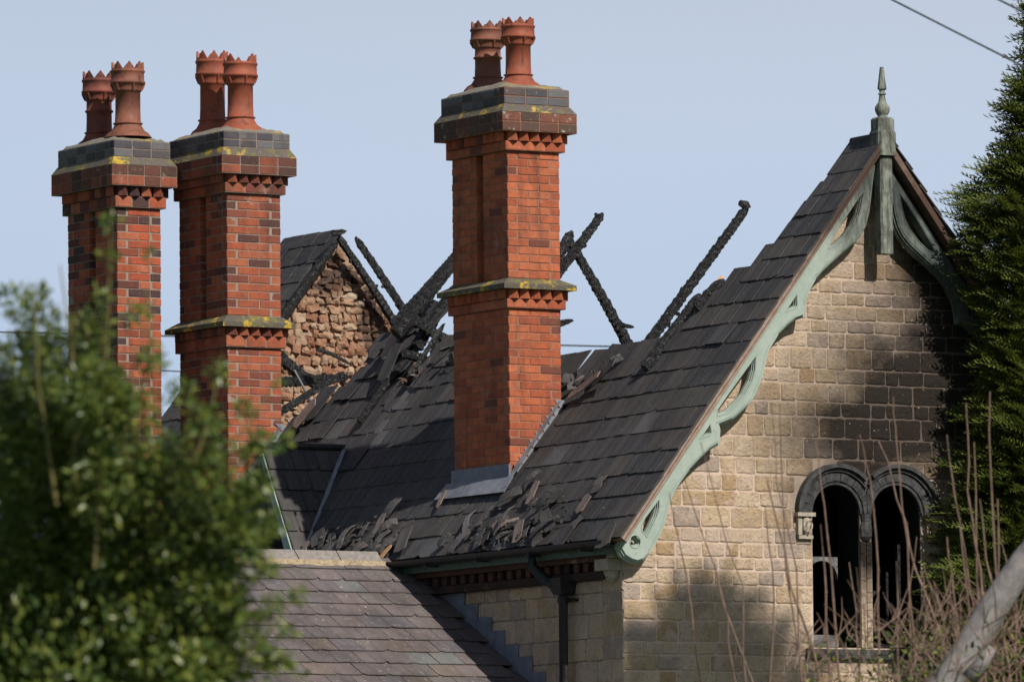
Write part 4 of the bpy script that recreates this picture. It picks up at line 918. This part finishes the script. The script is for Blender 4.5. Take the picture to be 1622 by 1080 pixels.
for i in range(16):
    s_ = .03+i*G2; x = WX1-(i % 2)*W3/2
    while x > WX0:
        xa_, xb_ = max(x-W3, WX0), x
        me = random.choice(SV2); p = Vector(((xa_+xb_)/2, WY-(s_+G2)*WC, WZ-(s_+G2)*WS))+n3*(.012+random.uniform(0, .004))
        Mx = frame(p, e3, u3, n3, -.055-random.uniform(0, .01), random.gauss(0, .008)) @ Matrix.Diagonal(((xb_-xa_)/W3, min(1, (s_+G2-.01)/.42), 1, 1))
        if i < 13 and cn < 300 and x > -3.9: o = link('slate', me, wr); o.matrix_local = Mx; cn += 1
        else: hid.add([Mx @ v.co for v in me.vertices], [tuple(q.vertices) for q in me.polygons])
        x -= W3
hid.build('lower_slates', M_slate2, wr, stuff=True, fix=False)
x = WX1-.33
k = 0
while x > WX0:
    ln = .44; m = MB(); a, b = x-ln+.01, x
    m.add([(a, WY-.13, WZ-.045), (b, WY-.13, WZ-.045), (b, WY-.02, WZ+.06), (a, WY-.02, WZ+.06), (b, WY+.02, WZ+.06), (a, WY+.02, WZ+.06), (b, WY+.13, WZ-.045), (a, WY+.13, WZ-.045)], [(0, 1, 2, 3), (3, 2, 4, 5), (5, 4, 6, 7), (1, 6, 4, 2), (0, 3, 5, 7), (0, 7, 6, 1)])
    m.build('ridge_tile', M_ridge, wing); x -= ln
m = MB(); NB = 60; v = []
for i in range(NB+1):
    xx = WX1-.33-(abs(WX0)-.33)*i/NB
    for yy, zz_ in ((-.125, -.03), (-.172, -.038), (-.185+random.uniform(-.01, .01), -.082), (-.20, -.095+random.uniform(-.006, .006))): v.append((xx, WY+yy, WZ+zz_))
f = [(i*4+j, i*4+j+1, i*4+j+5, i*4+j+4) for i in range(NB) for j in range(3)]
link('ridge_mortar', mk('ridge_mortar', v, f, M_rmort), wing)
# stepped lead on the main wall
m = MB(); P = []; yb, n_ = 3.55, 12; zl = lambda y: WZ-(WY-y)*WM
top = []
for i in range(13):
    y1 = 3.42-i*.235; y2 = y1-.235; zt_ = zl(y1)+.13+random.uniform(-.01, .01); top += [(y1, zt_), (y2, zt_)]
poly = [(3.42, zl(3.42)-.02)]+top+[(3.42-13*.235, zl(3.42-13*.235)-.02)]
poly = [(a, min(b, 5.38)) for a, b in poly]
m.plate(poly, [], lambda a, b, d: (d, a, b), -.022, -.0135); m.build('stepped_lead', M_leaddk, wing)
# ------------------------------------------------------------------ wires
def wire(lab, P, r_):
    m = MB(); m.tube(P, r_, 6); tag(m.build('overhead_wire', M_wire), lab, 'wire', 'overhead wires')
def WD(a, b, D, ext=.6):
    A, B = Vector(atD(*a, D)), Vector(atD(*b, D)); d = B-A; P = []
    for i in range(17):
        t = -ext+(1+2*ext)*i/16; q = A+d*t; q.z += .0; P.append(q)
    return P
wire('thick overhead wire slanting down at the top right corner', WD((1413, 0), (1622, 106), 48), .0065)
wire('short piece of wire in the very corner at top right', WD((1582, 0), (1622, 20), 48, 3), .0065)
wire('thin horizontal wire crossing behind the chimneys', WD((0, 526), (985, 549), 110, .5), .012)
wire('thin lower wire seen between the two left chimneys', WD((262, 587), (280, 588), 112, 12), .010)
# ------------------------------------------------------------------ vegetation
def np_mesh(name, V, F, mat, parent=None, stuff=False, smooth=False):
    me = bpy.data.meshes.new(name); V = np.asarray(V, np.float32); F = np.asarray(F, np.int32); k = F.shape[1]
    me.vertices.add(len(V)); me.vertices.foreach_set('co', V.ravel()); me.loops.add(F.size); me.loops.foreach_set('vertex_index', F.ravel())
    me.polygons.add(len(F)); me.polygons.foreach_set('loop_start', np.arange(0, F.size, k, dtype=np.int32)); me.polygons.foreach_set('loop_total', np.full(len(F), k, np.int32))
    me.update(calc_edges=True); me.validate(); me.materials.append(mat); return link(name, me, parent, stuff)
def rot_frames(D, rnd):
    D = D/np.linalg.norm(D, axis=1, keepdims=True); A = np.cross(D, rnd); A /= np.linalg.norm(A, axis=1, keepdims=True)+1e-9; N = np.cross(A, D); return A, D, N
def scatter(T, TF, C, D, rnd, sc):       # template verts (x across, y along, z up) at C along D
    A, D, N = rot_frames(D, rnd); V = C[:, None, :]+sc[:, None, None]*(T[None, :, 0, None]*A[:, None, :]+T[None, :, 1, None]*D[:, None, :]+T[None, :, 2, None]*N[:, None, :])
    F = TF[None]+(np.arange(len(C))*len(T))[:, None, None]; return V.reshape(-1, 3), F.reshape(-1, TF.shape[1])
LT = np.array([(0, 0, 0), (-.22, .3, .06), (.22, .3, .06), (-.2, .65, .06), (.2, .65, .06), (0, 1, -.05), (0, .3, 0), (0, .65, .0)]); LF = np.array([(0, 6, 1), (0, 2, 6), (1, 6, 7), (1, 7, 3), (6, 2, 4), (6, 4, 7), (3, 7, 5), (7, 4, 5)])
def leafy(name, parent, blobs, nper, size, mat, parentpts=None, flat=.7):
    Cs = []; Ds = []
    for (c, r_, k) in blobs:
        n = int(nper*k); d = rng.normal(size=(n, 3)); d /= np.linalg.norm(d, axis=1, keepdims=True); rad = rng.random(n)**.45
        Cs.append(np.array(c)+d*rad[:, None]*np.array(r_)); Ds.append(d*.7+rng.normal(size=(n, 3))*.6+np.array([0, -.1, .15]))
    C = np.concatenate(Cs); D = np.concatenate(Ds); rnd = rng.normal(size=C.shape)*.55+np.array([0., -.5, .6]); s = size*(.7+.6*rng.random(len(C)))
    V, F = scatter(LT, LF, C, D, rnd, s); return np_mesh(name, V, F, mat, parent)
# foreground bush
B0 = atD(110, 1080, 26.5)
bush = thing('evergreen_bush', (B0[0], B0[1], 0), 'out-of-focus evergreen bush with glossy green leaves in front of the left chimneys', 'bush')
def bw(px, py, D=26.5): return np.array(atD(px, py, D))
bl = []
def blob(px, py, rp, D=26.5, k=1., ry=None): r_ = rp/FPX*D; bl.append((bw(px, py, D), (r_, r_*1.2, (ry or rp)/FPX*D), k))
for a in [(40, 1000, 150, 27, 2.4), (170, 1010, 140, 26.8, 2.0), (280, 1000, 100, 26.4, 1.2), (90, 860, 140, 26.8, 1.9), (220, 860, 105, 26.5, .8), (0, 720, 120, 27, 1.4), (100, 730, 110, 26.6, 1.1), (190, 760, 90, 26.3, .45), (20, 610, 80, 26.7, .62), (90, 600, 70, 26.4, .42), (150, 630, 60, 26.2, .32), (215, 650, 45, 26.2, .06),
          (305, 860, 75, 26.3, .45), (340, 940, 60, 26.2, .28), (365, 830, 42, 26.1, .13), (300, 1070, 60, 26.2, .3), (355, 1060, 40, 26.2, .09), (265, 730, 50, 26.2, .10), (330, 760, 46, 26.1, .08), (325, 670, 30, 26.0, .035), (345, 590, 18, 26.0, .014), (140, 530, 40, 26.3, .08), (60, 520, 45, 26.4, .14), (20, 475, 28, 26.5, .04), (240, 570, 26, 26.2, .04), (215, 500, 22, 26.2, .022), (60, 470, 22, 26.3, .022), (175, 350, 10, 26.2, .007), (170, 410, 12, 26.2, .006), (160, 470, 18, 26.2, .014), (230, 395, 9, 26.2, .004), (290, 620, 24, 26.2, .03),
          (405, 770, 28, 26.1, .045), (410, 700, 18, 26.1, .016), (445, 600, 8, 26., .004), (450, 700, 10, 26, .005), (415, 900, 22, 26.1, .022), (455, 1000, 15, 26.1, .008), (470, 940, 12, 26.1, .008), (430, 830, 22, 26.1, .02), (425, 1040, 26, 26.1, .03), (400, 720, 22, 26.1, .025), (345, 710, 30, 26.1, .016), (375, 785, 32, 26.1, .035), (395, 860, 30, 26.1, .05), (430, 960, 18, 26.1, .014), (448, 1050, 16, 26.1, .01), (400, 990, 24, 26.1, .025), (385, 650, 16, 26.1, .012)]: blob(a[0], a[1], a[2], a[3], a[4])
bl = [(c_, r_, k_*(.55 if c_[2] > 3.72 else 1)) for c_, r_, k_ in bl]; leafy('foliage', bush, bl, 4200, .030, M_leaf)
# unseen lower part of the bush down to the ground
low_b = [((B0[0], B0[1], zc), (1.0, 1.0, .8), 1) for zc in (.8, 1.7, 2.3)]; leafy('lower_foliage', bush, low_b, 9000, .034, M_leaf)
m = MB(); base = Vector((B0[0], B0[1], 0)); m.tube([base, base+Vector((.05, 0, 1.2)), Vector(bw(110, 1150, 27.2))], [.07, .05, .03], 8); m.build('trunk', M_bark, bush)
for P in [[(150, 900), (165, 640), (172, 480), (176, 340)], [(250, 900), (300, 760), (335, 650), (352, 560)], [(90, 800), (60, 600), (55, 450)], [(120, 760), (115, 560), (95, 420)], [(300, 1000), (380, 830), (412, 740)], [(200, 700), (240, 560), (232, 460)], [(340, 1060), (420, 1010), (470, 935)], [(330, 720), (390, 680), (445, 590)]]:
    m = MB(); pts = [Vector(bw(*p, 26.25)) for p in P]; m.tube(pts, [.007-.0045*i/(len(pts)-1) for i in range(len(pts))], 6); m.build('branch', M_twig, bush)
# conifers
def spray(k):
    v = []; f = []; rs = random.Random(k)
    def tri(a, b, c): i = len(v); v.extend((a, b, c)); f.append((i, i+1, i+2))
    n = 8
    for i in range(n):
        t = (i+.5)/n; droop = -.22*t*t; sidew = .34*(1-t)**.8*min(1, t*3+.35)
        for s in (-1, 1):
            bx, by, bz = 0, t, droop; exx, ey, ez = s*sidew, t+.20*(1-t*.4), droop-.05*rs.random()+.04
            for q in range(4):
                w0 = q/4; w1 = (q+1.5)/4; wd = .028*(1-w0*.5)
                p0 = (bx+(exx-bx)*w0, by+(ey-by)*w0, bz+(ez-bz)*w0); p1 = (bx+(exx-bx)*w1, by+(ey-by)*w1+.012, bz+(ez-bz)*w1+rs.uniform(-.02, .02))
                tri((p0[0]-wd*.4, p0[1]-wd*1.6, p0[2]), (p0[0]+wd*.4, p0[1]+wd*1.6, p0[2]), p1)
                if q < 3: tri((p0[0]-wd, p0[1], p0[2]), (p0[0]+wd, p0[1]+.01, p0[2]), (p0[0]+s*.03+rs.uniform(-.02, .04), p0[1]+.10, p0[2]+rs.uniform(-.02, .03)))
    tri((-.012, 0, 0), (.012, 0, 0), (0, 1.05, -.25)); return np.array(v), np.array(f)
SP = [spray(k) for k in range(4)]
def conifer(base, prof, ns, label, clip=None, size=.34, group=None):
    root = thing('conifer_tree', base, label, 'tree', group); zs = [p[0] for p in prof]; rs = [p[1] for p in prof]
    V = []; F = []; off = 0
    for k in range(4):
        n = ns//4; z_ = rng.uniform(zs[0], zs[-1], n*2); R_ = np.interp(z_, zs, rs); keep = rng.random(n*2) < (R_/max(rs))**1.0*.9+.12; z_ = z_[keep][:n]; R_ = R_[keep][:n]; n = len(z_)
        a = rng.uniform(0, 2*math.pi, n); lump = 1+.08*np.sin(a*3+z_*2.1)+.09*np.sin(a*5-z_*6.3)+.10*np.sin(z_*13+a*2); q = (1-.55*rng.random(n)**2.0); rad = R_*lump*q
        C = np.stack([base[0]+rad*np.cos(a), base[1]+rad*np.sin(a), z_], 1); up = rng.uniform(-.05, .65, n); D = np.stack([np.cos(a+rng.normal(0, .35, n)), np.sin(a+rng.normal(0, .35, n)), up], 1)
        if clip: ok = clip(C); C, D = C[ok], D[ok]; n = len(C)
        rnd = np.cross(D, np.array([0, 0, 1.])[None])+rng.normal(size=D.shape)*.25; rnd = np.cross(np.array([0, 0, 1.])[None]+rng.normal(size=D.shape)*.3, D); v, f = scatter(SP[k][0], SP[k][1], C-D/np.linalg.norm(D, axis=1, keepdims=True)*size*.55, D, rng.normal(size=D.shape)*.3+np.array([0, -.55, .75]), size*(.6+.7*rng.random(n)))
        V.append(v); F.append(f+off); off += len(v)
    np_mesh('crown', np.concatenate(V), np.concatenate(F), M_con, root)
    m = MB(); m.tube([(base[0], base[1], 0), (base[0], base[1], zs[-1]*.6), (base[0], base[1], zs[-1]-.1)], [.17, .1, .02], 8); m.build('trunk', M_bark, root)
    m = MB(); m.lathe((base[0], base[1]), [(max(.02, r_*.42), z_) for z_, r_ in prof], 10); m.build('inner_shade_foliage', M_con, root)
conifer((4.10, -.55, 0), [(1.0, 1.0), (3.0, 1.05), (4.6, 1.08), (5.3, .98), (6.0, .74), (6.6, .66), (7.15, .54), (7.7, .50), (8.05, .56), (8.4, .66), (8.65, .70), (8.95, .58), (9.2, .38), (9.5, .2), (9.75, .25), (10.0, .06), (10.4, .04), (10.7, .02)], 15000, 'tall dark green conifer with feathery sprays at the right of the gable', clip=lambda C: (C[:, 1] < -.05) | (C[:, 0] > 5.4) | (C[:, 2] > Z0+MS*np.minimum(C[:, 0], 5.31-C[:, 0])+.15), size=.29)
# neighbouring conifer just outside the frame: it casts the soft shadow low on the gable
conifer((1.78, -12, 0), [(1.0, 1.1), (11., 1.5), (13., 1.55), (14.0, 1.4), (14.6, 1.15), (15.1, .75), (15.7, .12)], 6000, 'conifer in the garden outside the frame on the sunny side of the house', size=.42)
# bare stems
def stems(label, specs, D, w0, cat='shrub'):
    xs = np.mean([s[0][0] for s in specs]); b = atD(xs, 1080, D); root = thing('bare_shrub', (b[0], b[1], 0), label, cat, 'bare shrubs in front of the gable')
    for P in specs:
        Dk = D+random.uniform(-1.2, 1.2); pts = [Vector(atD(px, py, Dk)) for px, py in P]
        gz = Vector((pts[0].x+random.uniform(-.3, .3), pts[0].y+random.uniform(-.3, .3), 0)); out_ = []
        for i in range(len(pts)-1):
            for t in (0, .33, .66): q = pts[i].lerp(pts[i+1], t)+Vector([random.gauss(0, .006) for _ in range(3)]); out_.append(q)
        out_.append(pts[-1]); out_ = [gz, gz.lerp(out_[0], .5)]+out_; n = len(out_); sc = random.uniform(.75, 1.2)
        m = MB(); m.tube(out_, [w0*.8*sc*(1.15-.8*i/n) for i in range(n)], 6)
        for i in range(3, n, 2): m.tube([out_[i]-Vector((0, 0, .006)), out_[i]+Vector((0, 0, .006))], w0*sc*1.05*(1.15-.8*i/n), 6)
        m.build('stem', M_stem, root)
stems('leftmost clump of thin reddish bare stems in front of the stone wall', [[(1110, 1080), (1085, 900), (1060, 780)], [(1190, 1080), (1130, 900), (1085, 760)], [(1165, 1080), (1150, 980), (1130, 880)], [(1222, 1080), (1226, 950), (1212, 800)], [(1180, 1080), (1175, 930), (1110, 700)], [(1275, 1080), (1245, 900), (1235, 640)]], 47, .0075)
stems('middle clump of tall bare stems crossing the arched windows', [[(1272, 1080), (1262, 900), (1232, 760), (1222, 640)], [(1330, 1080), (1322, 950), (1305, 800), (1292, 700)], [(1315, 1080), (1308, 940), (1300, 830)], [(1392, 1080), (1392, 900), (1378, 760), (1362, 690)], [(1450, 1080), (1436, 860), (1420, 700), (1415, 630)], [(1510, 1062), (1450, 900), (1425, 790), (1392, 700)], [(1420, 1080), (1420, 890)], [(1362, 1080), (1355, 970), (1345, 890)], [(1445, 1080), (1440, 960), (1452, 850)], [(1300, 1080), (1255, 930), (1215, 760)]], 46, .010)
stems('right clump of bare stems in front of the conifer', [[(1560, 1080), (1552, 900), (1535, 780), (1530, 640)], [(1590, 1080), (1572, 800), (1568, 620)], [(1545, 1080), (1530, 900), (1512, 780), (1500, 690)], [(1560, 1080), (1538, 930), (1507, 740)], [(1575, 1080), (1570, 930), (1552, 790)], [(1600, 1060), (1580, 930), (1580, 790)], [(1530, 1080), (1510, 940), (1500, 850)], [(1555, 1080), (1545, 820), (1543, 700)], [(1610, 1080), (1606, 920), (1585, 850)]], 45, .009)
tw = MB()
for _ in range(520):
    D = random.uniform(43, 48); px = random.choice([random.gauss(1500, 90), random.gauss(1560, 60), random.uniform(1240, 1622)]); py = random.uniform(960, 1150)+abs(px-1540)*.15; a = Vector(atD(px, py, D)); d = Vector([random.gauss(0, .13), random.gauss(0, .13), random.uniform(.0, .32)]); mid = a+d*.5+Vector([random.gauss(0, .02) for _ in range(3)])
    tw.tube([a, mid, a+d], [.004, .0035, .0015], 4)
o = tw.build('dry_bramble', M_stem, None, stuff=True, fix=False); o['label'] = 'tangle of dry bramble twigs at the bottom right'; o['category'] = 'bramble'
C_ = []; 
n = 1500; Dd = rng.uniform(43, 49, n); pxs = rng.choice([1, 2], n); PX = np.where(pxs == 1, rng.normal(1510, 100, n), rng.uniform(1270, 1640, n)); PY = rng.uniform(985, 1160, n)+np.abs(PX-1540)*.12
C_ = np.array([atD(a, b, c) for a, b, c in zip(PX, PY, Dd)]); Dv = rng.normal(size=(n, 3))+np.array([0, -.3, .4]); V, F = scatter(LT, LF, C_, Dv, rng.normal(size=(n, 3)), .035*(.6+.8*rng.random(n)))
o = np_mesh('bramble_leaves', V, F, M_con, None, True); o['label'] = 'small green bramble leaves among the twigs at the bottom right'; o['category'] = 'bramble'
# silver limb
lb = thing('bare_tree_limb', atD(1500, 1100, 44), 'smooth silver-grey bare tree limb slanting up at the bottom right corner', 'tree limb')
P = [Vector(atD(px, py, 44)) for px, py in ((1440, 1180), (1490, 1095), (1530, 1035), (1575, 960), (1625, 885), (1720, 770), (1850, 640))]
P = [Vector((P[0].x-1.2, P[0].y-.3, 0))]+P; m = MB(); m.tube(P, [.18, .105, .096, .09, .086, .078, .06, .03], 14); m.build('limb', M_silver, lb, smooth=True)
P = [Vector(atD(px, py, 43.7)) for px, py in ((1535, 1075), (1555, 1050), (1572, 1025))]; m = MB(); m.tube(P, [.05, .04, .025], 10); m.build('broken_branch', M_silver, lb, smooth=True)
S.render.engine = 'CYCLES'
